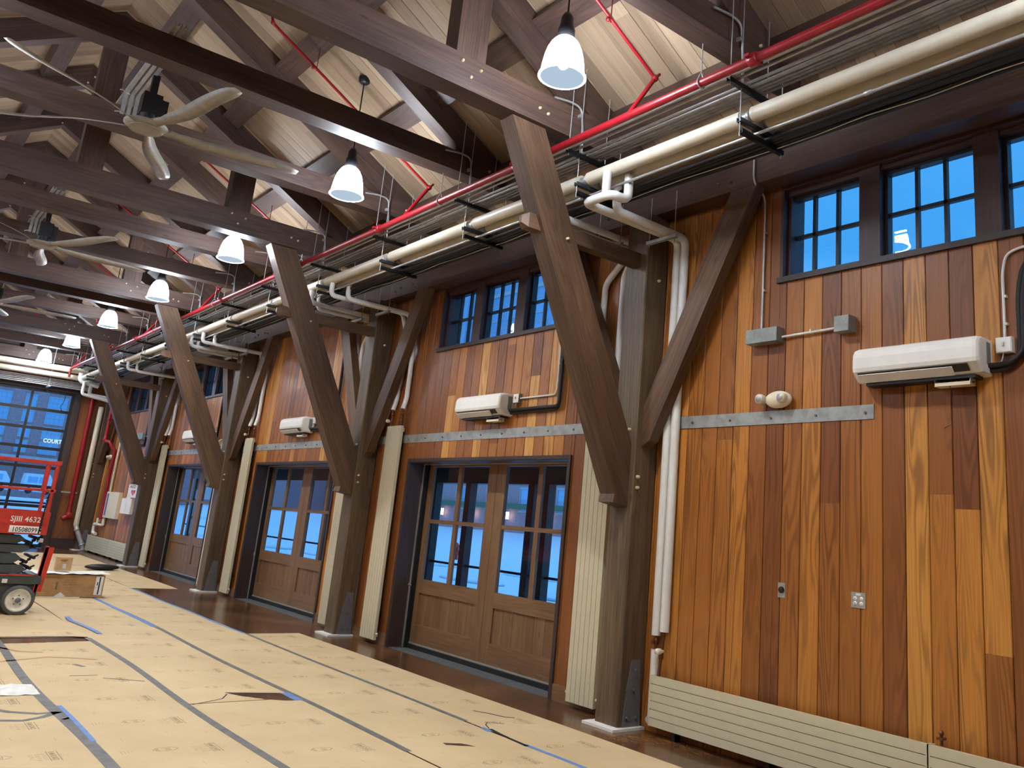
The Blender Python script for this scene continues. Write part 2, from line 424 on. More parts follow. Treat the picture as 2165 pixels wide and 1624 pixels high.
struct(mb, 'door_frame', M_DARK, dr)
mb = MB(); mb.box(EX0+.02, EX1-.02, yd+.02, yd+.03, .02, EZ-.02); struct(mb, 'door_pane', GLASS, dr)
mb = MB(); mb.tube([(-1.36, yd-.02, 4.44), (-1.37, yd-.02, 4.2), (-1.44, yd-.02, 4.08), (-1.40, yd-.02, 3.96), (-1.30, yd-.02, 3.93), (-1.18, yd-.02, 3.94)], .008, 6, bend=.1); struct(mb, 'cable', M_BLACK, dr)
# ------------------------------------------------------------------ clerestory windows
def window(n, i):
    yc = YC(i); ww = sthing('window_%d' % n, (.1, yc, 3.975))
    mb = MB(); y0, y1_, z0, z1 = yc-1.34, yc+1.34, 3.975, 4.86
    mb.box(-.012, .30, y0, y0+.03, z0, z1); mb.box(-.012, .30, y1_-.03, y1_, z0, z1); mb.box(-.012, .30, y0+.03, y1_-.03, z1-.035, z1)
    mb.box(.06, .20, y0+.03, y0+.06, z0, z1); mb.box(.06, .20, y1_-.06, y1_-.03, z0, z1); mb.box(.05, .2, y0+.03, y1_-.03, z1-.08, z1-.035)
    for s in (-1, 1): mb.box(.03, .20, yc+s*.4825-.095, yc+s*.4825+.095, z0, z1-.03)
    struct(mb, 'window_frame', M_WIN, ww)
    mb = MB(); mb.box(-.03, .26, y0-.02, y1_+.02, z0-.03, z0+.02); struct(mb, 'window_sill', M_DARKTRIM, ww)
    for s in (-1, 0, 1):
        c = yc+s*.965; h = .355; za, zb = 4.045, 4.745
        mb = MB(); e = .03
        mb.box(.10, .17, c-h-e, c-h, za-e, zb+e); mb.box(.10, .17, c+h, c+h+e, za-e, zb+e); mb.box(.10, .17, c-h, c+h, za-e, za); mb.box(.10, .17, c-h, c+h, zb, zb+e)
        for q in (-1, 1): mb.box(.125, .165, c+q*h/3-.014, c+q*h/3+.014, za, zb)
        mb.box(.125, .165, c-h, c+h, (za+zb)/2-.015, (za+zb)/2+.015)
        sa = struct(mb, 'window_sash', M_DARK, ww)
        mb = MB(); mb.box(.143, .149, c-h, c+h, za, zb); struct(mb, 'window_pane', GLASS, sa)
for n, i in enumerate(WINB): window(n+1, i)
# ------------------------------------------------------------------ double doors
def dbldoor(n, i):
    yc = YC(i); d = sthing('door_%d' % n, (.2, yc, 0)); y0, y1_ = yc-1.737, yc+1.737
    mb = MB()
    mb.box(-.015, .34, y0, y0+.03, 0, 2.45); mb.box(-.015, .34, y1_-.03, y1_, 0, 2.45); mb.box(-.015, .34, y0+.03, y1_-.03, 2.42, 2.45)
    mb.box(-.022, .0, y0-.03, y0+.01, 0, 2.47); mb.box(-.022, .0, y1_-.01, y1_+.03, 0, 2.47); mb.box(-.022, .0, y0, y1_, 2.43, 2.47)
    struct(mb, 'door_jamb', M_DARKTRIM, d)
    mb = MB(); mb.box(.205, .215, y1_-.062, y1_-.03, 0, 2.42); mb.box(.205, .215, y0+.03, y0+.062, 0, 2.42); mb.box(.2, .21, y0+.03, y1_-.03, 2.405, 2.42)
    struct(mb, 'door_angle', M_ALU, d)
    mb = MB(); mb.box(.215, .34, y1_-.09, y1_-.03, 0, 2.42); mb.box(.25, .34, y0+.03, y0+.07, 0, 2.42); mb.box(.24, .33, y0+.03, y1_-.03, 0.001, .058); struct(mb, 'door_seal', M_SEAL, d)
    mb = MB(); mb.box(.0, .42, y0+.03, y1_-.03, -.03, .004); struct(mb, 'door_threshold', M_CONC, d)
    ya, yb = y1_-.09, y0+.07
    for a, b, flip in ((yc+.004, ya, 0), (yb, yc-.004, 1)):
        mb = MB(); st = .14; zt = 2.415; zb = .06; c1 = (.885, 2.39)
        xa, xb = .28, .33
        mb.box(xa, xb, a, a+(.185 if not flip else .1), zb, zt, axis=2); mb.box(xa, xb, b-(.1 if not flip else .185), b, zb, zt, axis=2)
        la, lb = a+(.185 if not flip else .1), b-(.1 if not flip else .185)
        mb.box(xa, xb, la, lb, c1[1], zt, axis=1); mb.box(xa, xb, la, lb, .71, .885, axis=1); mb.box(xa, xb, la, lb, zb, .31, axis=1)
        mb.box(xa+.004, xb-.004, la, lb, 1.628, 1.678, axis=1); m = (la+lb)/2; mb.box(xa+.006, xb-.006, m-.04, m+.04, .885, c1[1], axis=2)
        lf = struct(mb, 'door_leaf', M_DOOR, d)
        mb = MB(); nb = 7; bw = (lb-la)/nb
        for k in range(nb):
            yy = la+k*bw; vs = [(.298, yy+.004, .31), (.298, yy+bw-.004, .31), (.298, yy+bw-.004, .71), (.298, yy+.004, .71), (.306, yy, .31), (.306, yy+bw, .31), (.306, yy+bw, .71), (.306, yy, .71)]
            r = random.random()*9; mb.add(vs, [(0, 3, 2, 1), (0, 4, 7, 3), (1, 2, 6, 5)], [(v[2]+r, v[1]+r, v[0]) for v in vs])
        mb.box(.306, .32, la, lb, .31, .71); struct(mb, 'door_panel', M_DOOR, lf)
        mb = MB(); mb.box(.303, .309, la, lb, .885, c1[1]); struct(mb, 'door_pane', GLASS, lf)
        mb = MB(); mb.box(.268, .285, a, b, .045, .075); struct(mb, 'door_sweep', M_ALU, lf)
    mb = MB(); mb.tube([(.20, y1_-.01, .80), (.20, y1_-.085, .80)], .012, 8); mb.tube([(.2, y1_-.045, .76), (.2, y1_-.045, .84)], .007, 6); struct(mb, 'door_latch', M_GALV, d)
for n, i in enumerate(DOORB): dbldoor(n+1, i)
# baseboards beside the doors
k = 1
for i in range(1, 6):
    segs = []
    if i in DOORB: segs = [(YP(i-1)+.31, YC(i)-1.737-.03), (YC(i)+1.737+.03, YP(i)-.005)]
    for a, b in segs:
        mb = MB(); mb.box(-.018, -.0005, a, b, 0, .157); struct(mb, 'baseboard_right_%d' % k if k > 1 else 'baseboard_right', M_DOOR); k += 1
# ------------------------------------------------------------------ timber posts with brackets
PW, PD = .306, .300
POSTL = [None,
 'nearest brown timber post, beside the white downpipes and the long low radiator',
 'second brown timber post, between the nearest and the middle pair of doors',
 'third brown timber post, between the middle and the farthest pair of doors',
 'fourth brown timber post, beside the panelled wall with the defibrillator sign',
 'farthest timber post, in the corner by the end wall']
def make_post(i):
    y = YP(i); t = thing('timber_post', (-PD/2, y+PW/2, 0), POSTL[i], 'post', 'timber posts along the wall')
    mb = MB(); mb.beam((-PD/2-.001, y+PW/2, .025), (-PD/2-.001, y+PW/2, 4.86), PW, PD-.002, up=(1, 0, 0), ch=.012); mb.build('post_timber', M_TIM, t)
    mb = MB(); mb.box(-.40, -.015, y-.055, min(y+PW+.055, 29.31), .001, .024); mb.build('base_grout', M_JACKW, t, label='off white grout pad')
    br = MB(); br.prism([(-.252, .026), (-.035, .026), (-.075, .585), (-.172, .585), (-.222, .33), (-.212, .31), (-.226, .295)], y-.013, y-.001, 'xz'); b = br.build('bracket', M_BRKT, t)
    for (x, z) in ((-.205, .10), (-.095, .10), (-.14, .33), (-.125, .50)): mb = MB(); mb.disc((x, y-.035, z), (0, 1, 0), .015, .022, 6); mb.build('bolt', M_BRKT, b)
    for z in (2.215, 2.115): m = MB(); m.lathe([(.0001, -.035), (.013, -.03), (.016, -.018), (.016, 0)], (-.252, y, z), (0, 1, 0), 10); m.build('peg', M_PEG, t)
    for z in (2.66, 2.50): m = MB(); m.lathe([(.0001, -.03), (.013, -.026), (.015, -.016), (.015, 0)], (-PD-.0, y+.085, z), (1, 0, 0), 10); m.build('peg', M_PEG, t)
    m = MB(); m.lathe([(.0001, -.03), (.013, -.026), (.015, -.016), (.015, 0)], (-.13, y, 4.18), (0, 1, 0), 10); m.build('peg', M_PEG, t)
for i in range(1, 6): make_post(i)
# knee braces from the posts up to the roof trusses
NEARN = ['', 'the nearest post', 'the second post', 'the third post', 'the fourth post', 'the corner post']
for i in range(1, 5):
    y = YP(i)+.053
    t = thing('knee_brace', (-.3, y+.1, 1.95), 'long slanting timber knee brace rising from %s to the roof truss' % NEARN[i], 'brace', 'long slanting knee braces')
    mb = MB(); mb.prism([(-.302, 1.93), (-.302, 2.53), (-1.675, 5.278), (-2.05, 5.278), (-.478, 2.035), (-.49, 1.96)], y, y+.20, 'xz', gaxis=(-1.62, 0, 3.2)); mb.build('brace_timber', M_TIMB, t)
    m = MB(); m.lathe([(.0001, -.03), (.013, -.026), (.016, -.01), (.016, 0)], (-1.30, y, 4.30), (0, 1, 0), 10); m.build('peg', M_PEG, t)
    # short crosspiece bolted through the brace
    t = thing('cross_tie', (-1.0, y+.1, 4.30), 'short horizontal timber bolted through the knee brace at %s' % NEARN[i], 'beam', 'short horizontal crosspieces')
    mb = MB(); ya, yb = y+.045, y+.155; x0, x1, z0, z1 = -1.72, -.302, 4.305, 4.445; q = .035
    vs = [(x1, ya, z0), (x1, yb, z0), (x1, yb, z1), (x1, ya, z1), (x0, ya, z0), (x0, yb, z0), (x0, yb, z1), (x0, ya, z1), (x0-.06, ya+q, z0+q), (x0-.06, yb-q, z0+q), (x0-.06, yb-q, z1-q), (x0-.06, ya+q, z1-q)]
    # the crosspiece passes beside the brace in two cheeks, ends pyramid cut
    mb.add(vs, [(0, 1, 2, 3), (0, 4, 5, 1), (1, 5, 6, 2), (2, 6, 7, 3), (3, 7, 4, 0), (4, 8, 9, 5), (5, 9, 10, 6), (6, 10, 11, 7), (7, 11, 8, 4), (8, 11, 10, 9)], [(v[0], v[1]*1.0, v[2]) for v in vs])
    mb.build('beam_timber', M_TIMB, t)
# longitudinal braces in the plane of the wall
for i in range(1, 6):
    for s in (-1, 1):
        if i == 5 and s > 0: continue
        y0 = YP(i) if s < 0 else YP(i)+PW
        side = 'near side' if s < 0 else 'far side'
        pts = [(y0, 2.45), (y0+s*.12, 2.62), (y0+s*1.23, 4.858), (y0+s*.93, 4.858), (y0, 2.98)]
        pts = [(y0-s*.0, 2.50), (y0+s*.10, 2.56), (y0+s*1.28, 4.858), (y0+s*.98, 4.858), (y0, 2.90)]
        mb = MB(); mb.prism(pts, -.222, -.10, 'yz', gaxis=(0, s*1.18, 2.2))
        solo(mb, 'side_brace', M_TIMB, 'slanting timber brace on the %s of %s, rising to the wall beam' % (side, NEARN[i]), 'brace', 'short wall braces beside the posts', base=(-.16, y0, 2.5))
# header beam
mb = MB(); mb.box(-.222, -.0005, Y_BACK, Y_END, 4.861, 5.255, axis=1)
h = solo(mb, 'wall_beam', M_HDR, 'long dark timber beam running along the top of the wall over the windows', 'beam', base=(-.11, 10, 4.861))
BASE[h.name] = Vector((-.11, 10, 4.861))
for i in range(1, 5):
    for (dy, z) in ((-.98, 4.95), (-.83, 4.98), (-.48, 4.98), (-.32, 4.95), (.55, 4.95), (.72, 4.98)):
        m = MB(); m.lathe([(.0001, -.03), (.012, -.026), (.014, -.01), (.014, 0)], (-.222, YP(i)+dy, z), (1, 0, 0), 8); m.build('peg', M_TIM, h)
# ------------------------------------------------------------------ roof trusses
TW = .23
def truss(k):
    y = TY[k]; main = (k-1) % 3 == 0
    zb, zt = (5.28, 5.59) if main else (5.465, 5.70)
    t = thing('roof_truss', (XR, y+TW/2, zb), '%s timber roof truss crossing the hall%s' % (ORD[k], ', standing on a post' if main else ', between posts'), 'truss', 'timber roof trusses')
    lx = 2*XR
    mb = MB()
    e = min(-.24, (5.25-zb-.07)/SL)
    pr = [(lx-e, zb), (e, zb), (e, roof(e)-.004), ((5.25-zt)/SL-.01, zt), (lx-(5.25-zt)/SL+.01, zt), (lx-e, roof(e)-.004)]
    mb.prism(pr, y, y+TW, 'xz', gaxis=(1, 0, 0)); mb.build('tie_beam', M_TRUSS, t)
    dv = .33
    for s in (1, -1):
        mb = MB(); xa = (5.25-zt)/SL-.02
        P = [(XR, roof(XR)-.004), (xa, roof(xa)-.004), (-(zt-5.25+dv+.004)/SL, zt), (XR, roof(XR)-dv-.004)]
        if s < 0: P = [(lx-x, z) for x, z in P]
        mb.prism(P, y+.015, y+TW-.015, 'xz', gaxis=(s, 0, -SL)); mb.build('rafter', M_TRUSS, t)
    if main:
        for xc in (-2.57, lx+2.57):
            mb = MB(); x0, x1 = xc-.15, xc+.15; ff = roof if xc > XR else (lambda q: roof(2*XR-q))
            mb.prism([(x0, zt), (x1, zt), (x1, ff(x1)-dv-.006), (x0, ff(x0)-dv-.006)], y+.01, y+TW-.01, 'xz', gaxis=(0, 0, 1)); mb.build('queen_post', M_TRUSS, t)
        mb = MB(); mb.prism([(-4.1, 7.35), (-2.72, 5.60), (-2.95, 5.60), (-4.30, 7.30)][:0] or [(XR-.14, zt), (XR+.14, zt), (XR+.14, roof(XR+.14)-dv-.006), (XR, roof(XR)-dv-.006), (XR-.14, roof(XR+.14)-dv-.006)], y+.01, y+TW-.01, 'xz', gaxis=(0, 0, 1)); mb.build('king_post', M_TRUSS, t)
        pegs = [(-2.66, 5.52), (-2.47, 5.50), (-2.56, 5.40), (-1.80, 5.42), (-1.70, 5.40)]
    else:
        pegs = [(-1.05, 5.60), (-.93, 5.55), (XR+.05, 7.6), (XR-.02, 7.48)]
    for (x, z) in pegs:
        m = MB(); m.lathe([(.0001, -.024), (.012, -.02), (.014, -.008), (.014, 0)], (x, y if z < 6 else y+.015, z), (0, 1, 0), 8); m.build('bolt', M_PEG, t)
for k in range(len(TY)): truss(k)
# purlins between the rafters
PX = {'eave': (-.89, -.68), 'lower': (-1.93, -1.70), 'upper': (-2.975, -2.745), 'ridge side': (-4.02, -3.79)}
for nm, (xa, xb) in PX.items():
    for s in (1, -1):
        mb = MB(); dp = .11 if nm != 'eave' else .17
        P = [(xa, roof(xa)-.004), (xb, roof(xb)-.004), (xb-dp*.5, roof(xb)-dp), (xa-dp*.5, roof(xa)-dp)]
        if s < 0: P = [(2*XR-x, z) for x, z in P]
        ys = [Y_BACK]+[v for y in TY for v in (y+.01, y+TW-.01)]+[Y_END]
        for a, b in zip(ys[::2], ys[1::2]): mb.prism(P, a, b, 'xz', gaxis=(0, 1, 0))
        solo(mb, 'roof_purlin', M_TRUSS, 'brown %s purlin running the length of the roof on the %s slope' % (nm, 'right' if s > 0 else 'left'), 'purlin', 'roof purlins', base=(xa, 10, roof(xa)-dp))
# ------------------------------------------------------------------ fire sprinkler main and branches
RX, RZ = -1.54, 5.12
CONDX = [(-1.435, .017, 5.15), (-1.385, .013, 5.135), (-1.28, .013, 5.135), (-1.212, .017, 5.14), (-1.168, .013, 5.135), (-1.125, .013, 5.135), (-1.075, .011, 5.135)]
RACK_Y = [y-.05 for y in TY]
t = thing('sprinkler_main', (RX, 14, RZ), 'red sprinkler main pipe running along the hall above the conduit rack', 'pipe')
mb = MB(); mb.tube([(RX, Y_BACK+.5, RZ), (RX, 28.3, RZ)], .036, 16); mb.tube([(RX, 28.3, RZ), (RX, 28.4, RZ), (RX, 28.4, RZ-.25)], .03, 10, bend=.05); mb.build('main_pipe', M_RED, t)
for y in (3.59, 6.50, 9.4, 12.3, 15.2, 18.1, 21, 23.9):
    m = MB(); m.lathe([(.036, -.04), (.05, -.035), (.05, .035), (.036, .04)], (RX, y, RZ), (0, 1, 0), 14); m.box(RX-.085, RX-.045, y-.02, y+.02, RZ-.012, RZ+.012); m.box(RX+.045, RX+.085, y-.02, y+.02, RZ-.012, RZ+.012); m.build('coupling', M_RED, t)
for n, y in enumerate([4.915+3.859*k for k in range(7)]):
    pr = lambda x: roof(x)-.415
    xe = -1.26; ze = 5.60
    mb = MB(); mb.tube([(RX, y-.0, RZ+.02), (xe, y, ze)], .021, 8); mb.tube([(xe, y, ze), (-3.42, y, pr(-3.42)+.02)], .0165, 8)
    mb.ball((xe, y, ze), .034, 10, 6); mb.tube([(xe, y, ze), (xe+.05, y-.005, ze+.06)], .014, 6)
    mb.tube([(-3.42, y, pr(-3.42)+.02), (-3.45, y, pr(-3.45)+.12)], .016, 6); mb.ball((-3.42, y, pr(-3.42)+.02), .026, 8, 6)
    for xx in (-1.85, -2.9): mb.ball((xx, y, pr(xx)+.0), .022, 8, 6)
    for xx in (-1.82, -2.86): mb.tube([(xx, y, pr(xx)+.0), (xx, y, roof(xx)-.12)], .005, 5)
    solo(mb, 'sprinkler_branch', M_RED, '%s thin red sprinkler branch climbing under the ceiling boards' % ORD[n], 'pipe', 'sprinkler branch pipes', base=(RX, y, RZ))
for n, y in enumerate([4.10+3.859*k for k in range(7)]):
    mb = MB(); mb.tube([(RX, y, RZ+.085), (RX, y, roof(RX)-.006)], .005, 6)
    pts = [(RX+.043*math.cos(a), y, RZ+.043*math.sin(a)) for a in [math.radians(d) for d in range(-215, 36, 25)]]
    mb.tube([(RX, y, RZ+.095)]+pts+[(RX, y, RZ+.095)], .006, 5)
    solo(mb, 'clevis_hanger', M_GALV, '%s steel clevis hanger holding the red sprinkler main' % ORD[n], 'hanger', 'clevis hangers on the red main', base=(RX, y, RZ))
# ------------------------------------------------------------------ electrical conduits on the upper rack
CN = ['beside the red main, first from the room side', 'second from the room side', 'third from the room side', 'fourth from the room side', 'fifth from the room side', 'sixth from the room side', 'nearest the insulated pipes']
for n, (x, r, z) in enumerate(CONDX):
    mb = MB(); mb.tube([(x, Y_BACK+.5, z), (x, 28.2+.05*n, z)], r, 8)
    for y in [3.2+1.1*n+3.05*k for k in range(9)]:
        if y < 28: mb.lathe([(r, -.04), (r+.004, -.038), (r+.004, .038), (r, .04)], (x, y, z), (0, 1, 0), 8)
    solo(mb, 'conduit', M_GALV, 'long steel conduit on the upper rack, %s' % CN[n], 'conduit', 'conduits on the upper rack', base=(x, 12, z))
# ------------------------------------------------------------------ insulated pipes on the lower rack
JP = [(-1.20, .0625, 4.90, 'room side'), (-1.03, .0625, 4.90, 'middle'), (-.885, .045, 4.882, 'wall side')]
for n, (x, r, z, nm) in enumerate(JP):
    t = thing('insulated_pipe', (x, 12, z), 'fat cream insulated pipe on the lower rack, %s one of three' % nm, 'pipe', 'insulated pipes along the hall')
    mb = MB()
    ks = RACK_Y
    pr = [Y_BACK+.5]
    for k, y in enumerate(ks): pr += [y-.035-.02*n, y+.075+.02*n]
    pr.append(28.5)
    for a, b in zip(pr[::2], pr[1::2]): mb.tube([(x, a, z), (x, b, z)], r, 20)
    mb.build('jacket', M_JACK, t)
    for y in ks: m = MB(); m.lathe([(r*.62, -.10), (r*.62, .14)], (x, y, z), (0, 1, 0), 14); m.build('bare_pipe', M_GALV, t, label='bare steel pipe showing at the hanger')
# small conduit and black line sets
mb = MB(); mb.tube([(-1.14, Y_BACK+.5, 4.765), (-1.14, 28.2, 4.765)], .0135, 8)
for y in [2.9+3.05*k for k in range(9)]: mb.lathe([(.0135, -.03), (.019, -.028), (.019, .028), (.0135, .03)], (-1.14, y, 4.765), (0, 1, 0), 8)
solo(mb, 'conduit', M_GALV, 'single pale conduit under the insulated pipes on the lower rack', 'conduit', base=(-1.14, 12, 4.765))
for n, (x, z, r) in enumerate(((-1.02, 4.765, .018), (-.975, 4.768, .018), (-.93, 4.772, .022), (-.885, 4.765, .018), (-.84, 4.76, .02))):
    mb = MB(); pts = []
    y = Y_BACK+.5
    while y < 28: pts.append((x+random.uniform(-.004, .004), y, z+random.uniform(-.005, .002))); y += .64
    mb.tube(pts, r, 7)
    solo(mb, 'refrigerant_line', M_BLACK, 'black foam wrapped refrigerant line on the lower rack, %s' % ['first from the room side', 'second from the room side', 'third from the room side', 'fourth from the room side', 'nearest the wall'][n], 'pipe', 'black refrigerant lines', base=(x, 12, z))
mb = MB(); pts = []; y = Y_BACK+.5
while y < 28: pts.append((-.90+random.uniform(-.02, .02), y, 4.738+random.uniform(-.008, .004))); y += .45
mb.tube(pts, .0045, 5); solo(mb, 'thin_cable', M_JACKW, 'thin pale cable sagging beside the black refrigerant lines', 'cable', base=(-.86, 12, 4.72))
# trapeze racks
def channel(mb, x0, x1, y, z, h=.04, holes=True):
    mb.box(x0, x1, y-.02, y-.017, z-h, z); mb.box(x0, x1, y+.017, y+.02, z-h, z); mb.box(x0, x1, y-.02, y+.02, z-h, z-h+.003)
    n = int((x1-x0)/.05)
    if holes:
        for k in range(n): mb.box(x0+.015+k*.05, x0+.04+k*.05, y-.006, y+.006, z-h-.0012, z-h-.0001, mi=1)
for k, y in enumerate(RACK_Y):
    t = thing('trapeze_rack', (-1.15, y, 4.7), '%s steel trapeze rack carrying the conduits and insulated pipes' % ORD[k], 'rack', 'trapeze racks under the trusses')
    mb = MB(); channel(mb, -1.475, -.98, y, 5.118, .038); mb.build('upper_channel', [M_CHAN, M_CHANB], t)
    mb = MB(); channel(mb, -1.34, -.82, y, 4.835, .038); mb.build('middle_channel', [M_CHAN, M_CHANB], t)
    mb = MB(); channel(mb, -1.32, -.80, y-.005, 4.745, .036); mb.build('lower_channel', [M_CHANB, M_DARK], t)
    mb = MB(); top = lambda x: roof(x)+.001
    for x in (-1.455, -1.0): mb.tube([(x, y, 5.06), (x, y, top(x))], .0048, 6)
    for x in (-1.325, -.81): mb.tube([(x, y-.002, 4.68), (x, y-.002, top(x) if x < -1 else 5.0+.55)], .0048, 6)
    mb.build('rod', M_GALV, t)
    if k < 6:
        for (x, r, z) in CONDX: m = MB(); m.tube([(x-r-.006, y, z-.02), (x-r-.004, y, z+r), (x, y, z+r+.008), (x+r+.004, y, z+r), (x+r+.006, y, z-.02)], .005, 5, bend=.01); m.build('conduit_clamp', M_GALV, t)
    for (x, r, z, nm) in JP: m = MB(); m.lathe([(r*.68, -.016), (r*.76, -.016), (r*.76, .016), (r*.68, .016)], (x, y, z-.004), (0, 1, 0), 14); m.build('pipe_clamp', M_GALV, t)
# hooked conduits dropping from each truss to the rack
for k, y in enumerate(TY):
    main = (k-1) % 3 == 0
    yy = y-.03; z = 5.60 if main else 5.66
    mb = MB(); mb.tube([(-1.66, yy, z-.02), (-1.46, yy, z+.012), (-1.33, yy, z-.0), (-1.29, yy, 5.34), (-1.285, yy, 5.15)], .0105, 7, bend=.09)
    mb.box(-1.35, -1.325, yy-.01, yy+.028, 5.50, 5.53)
    solo(mb, 'hooked_conduit', M_GALV, '%s hooked steel conduit bending from a truss down to the rack' % ORD[k], 'conduit', 'hooked conduits from the trusses', base=(-1.29, yy, 5.15))
# ------------------------------------------------------------------ white branch pipes beside the posts
PR = .043
def pipe_support(y, x, z, what):
    t = thing('pipe_support', (x, y, z), 'small steel channel bracket holding the white pipes %s' % what, 'bracket', 'small pipe brackets by the posts')
    mb = MB(); mb.box(x-.018, x+.018, y-.20, y+.20, z-.035, z-.032); mb.box(x-.018, x-.015, y-.2, y+.2, z-.035, z); mb.box(x+.015, x+.018, y-.2, y+.2, z-.035, z); mb.build('channel', M_GALV, t)
    mb = MB()
    for s in (-.17, .17): mb.tube([(x, y+s, z-.07), (x, y+s, 4.99)], .0045, 6)
    mb.build('rod', M_GALV, t)
# at the nearest post
y = YP(1)
mb = MB()
mb.tube([(-1.10, y-.525, 4.845), (-1.10, y-.525, 4.60), (-1.305, y-.525, 4.60), (-1.305, y-.175, 4.60), (-.056, y-.175, 4.60), (-.056, y-.175, 4.2), (-.056, y-.175, .82)], PR, 14, bend=.085)
mb.tube([(-1.285, y-.43, 4.845), (-1.285, y-.43, 4.60)], PR*.95, 14)
t = thing('downpipe', (-.115, y-.175, 0), 'white insulated pipe looping from the rack, left one of the pair beside the nearest post', 'pipe', 'white downpipes')
mb.build('jacket', M_JACKW, t)
mb = MB(); mb.tube([(-.056, y-.175, .82), (-.056, y-.175, .70)], .013, 8); mb.lathe([(.013, -.03), (.024, -.028), (.024, .02), (.013, .03)], (-.056, y-.175, .77), (0, 0, 1), 8); mb.box(-.10, -.05, y-.19, y-.16, .745, .775); mb.build('valve', M_COPPER, t, label='bronze valve')
mb = MB(); mb.tube([(-.056, y-.175, .70), (-.056, y-.175, .13), (-.10, y-.19, .11)], PR*.9, 14, bend=.06); mb.build('jacket_elbow', M_JACKW, t)
t = thing('downpipe', (-.115, y-.275, 0), 'white insulated pipe running straight down beside the nearest post, right of the pair', 'pipe', 'white downpipes')
mb = MB(); mb.tube([(-1.02, y-.29, 4.84), (-1.02, y-.29, 4.585), (-.056, y-.275, 4.585), (-.056, y-.275, 4.2), (-.056, y-.275, .86)], PR, 14, bend=.08); mb.build('jacket', M_JACKW, t)
mb = MB(); mb.tube([(-.056, y-.275, .86), (-.10, y-.275, .49)], .012, 8); mb.lathe([(.012, -.03), (.022, -.028), (.022, .02), (.012, .03)], (-.08, y-.275, .66), (0, 0, 1), 8); mb.build('valve', M_COPPER, t, label='bronze valve')
mb = MB(); mb.lathe([(.001, 0), (.024, .004), (.028, .02), (.026, .05), (.016, .07), (.012, .09)], (-.175, y-.30, .70), (1, 0, 0), 14); mb.build('thermostat_head', M_CREAM, t)
pipe_support(y-.225, -.34, 4.53, 'beside the nearest post')
def vrad(i, s):
    yy = YP(i)
    a, b = (yy-.83, yy-.42) if s < 0 else (yy+.54, yy+.95)
    side = 'near side' if s < 0 else 'far side'
    t = thing('radiator', (-.1, (a+b)/2, .06), 'tall narrow cream radiator with vertical grooves on the %s of %s' % (side, NEARN[i]), 'radiator', 'tall cream radiators')
    mb = MB(); n = 6; w = (b-a)/n
    for k in range(n): mb.box(-.112, -.072, a+k*w+.0028, a+(k+1)*w-.0028, .06, 2.93)
    mb.box(-.098, -.076, a+.004, b-.004, .065, 2.925); mb.box(-.072, -.05, a+.01, b-.01, .10, .15); mb.box(-.072, -.05, a+.01, b-.01, 2.85, 2.90); mb.build('panel', M_RAD, t)
    mb = MB()
    for z in (.35, 2.6): mb.box(-.07, -.001, a+.08, a+.12, z, z+.04); mb.box(-.07, -.001, b-.12, b-.08, z, z+.04)
    mb.build('wall_bracket', M_DARK, t)
    for yy_ in (a-.018, b+.018): m = MB(); m.ball((-.085, yy_, .14), .017, 8, 6); m.tube([(-.085, yy_, .14), (-.085, (a+b)/2+(.19 if yy_ > a+.1 else -.19), .14)], .008, 6); m.build('air_valve', M_JACKW, t)
    return a, b
def branch(i, s):
    yy = YP(i); a, b = vrad(i, s)
    if s < 0: y0, y1a = yy-.30, yy-.49; ya, yb = b-.06, a+.06
    else: y0, y1a = yy+.40, yy+.52; ya, yb = a+.06, b-.06
    side = 'near side' if s < 0 else 'far side'
    for n, (ys, yd, xs, zs) in enumerate(((y0, ya, -1.21, 4.66), (y1a, yb, -1.04, 4.62))):
        t = thing('downpipe', (-.11, yd, 2.93), 'white pipe feeding the %s radiator of %s, %s one' % (side, NEARN[i], ('outer', 'inner')[n]), 'pipe', 'white downpipes')
        mb = MB(); mb.tube([(xs, ys, 4.84), (xs, ys, zs), (-.052, ys, zs), (-.052, ys+(yd-ys)*.99, zs-.30), (-.052, yd, 4.1), (-.052, yd, 3.32), (-.09, yd, 3.17)], PR*.82, 12, bend=.08); mb.build('jacket', M_JACKW, t)
        mb = MB(); mb.tube([(-.09, yd, 3.17), (-.09, yd, 2.93)], .012, 8)
        for z in (3.10, 3.0): mb.lathe([(.012, -.02), (.021, -.018), (.021, .012), (.012, .02)], (-.09, yd, z), (0, 0, 1), 8)
        mb.build('valve', M_COPPER, t, label='bronze valve')
        if n == 0: m = MB(); m.lathe([(.001, 0), (.022, .004), (.026, .018), (.022, .05), (.012, .06)], (-.175, yd, 3.0), (1, 0, 0), 12); m.build('thermostat_head', M_CREAM, t)
    pipe_support((y0+y1a)/2, -.42, 4.58, 'on the %s of %s' % (side, NEARN[i]))
for i in (2, 3, 4): branch(i, -1)
for i in (1, 2, 3): branch(i, 1)
# low horizontal radiators
def hrad(a, b, z0, z1, n, label):
    t = thing('radiator', (-.09, (a+b)/2, z0), label, 'radiator', 'long low radiators')
    mb = MB(); h = (z1-z0)/n
    for k in range(n): mb.box(-.125, -.085, a, b, z0+k*h+.0026, z0+(k+1)*h-.0026)
    mb.box(-.105, -.08, a+.004, b-.004, z0+.003, z1-.003); mb.box(-.124, -.05, a+.0, a+.012, z0, z1); mb.box(-.124, -.05, b-.012, b, z0, z1); mb.build('panel', M_RAD, t)
    for y in (a+.3, (a+b)/2, b-.3): mb = MB(); mb.box(-.08, -.001, y, y+.05, z0+.02, z1-.06); mb.box(-.10, -.03, y, y+.04, .001, z0+.03); mb.build('bracket', M_DARK, t)
hrad(3.088, 5.655, .075, .49, 6, 'long low cream radiator between the nearest post and its joint with the next radiator')
hrad(.45, 3.078, .075, .49, 6, 'long low cream radiator at the lower right corner of the view')
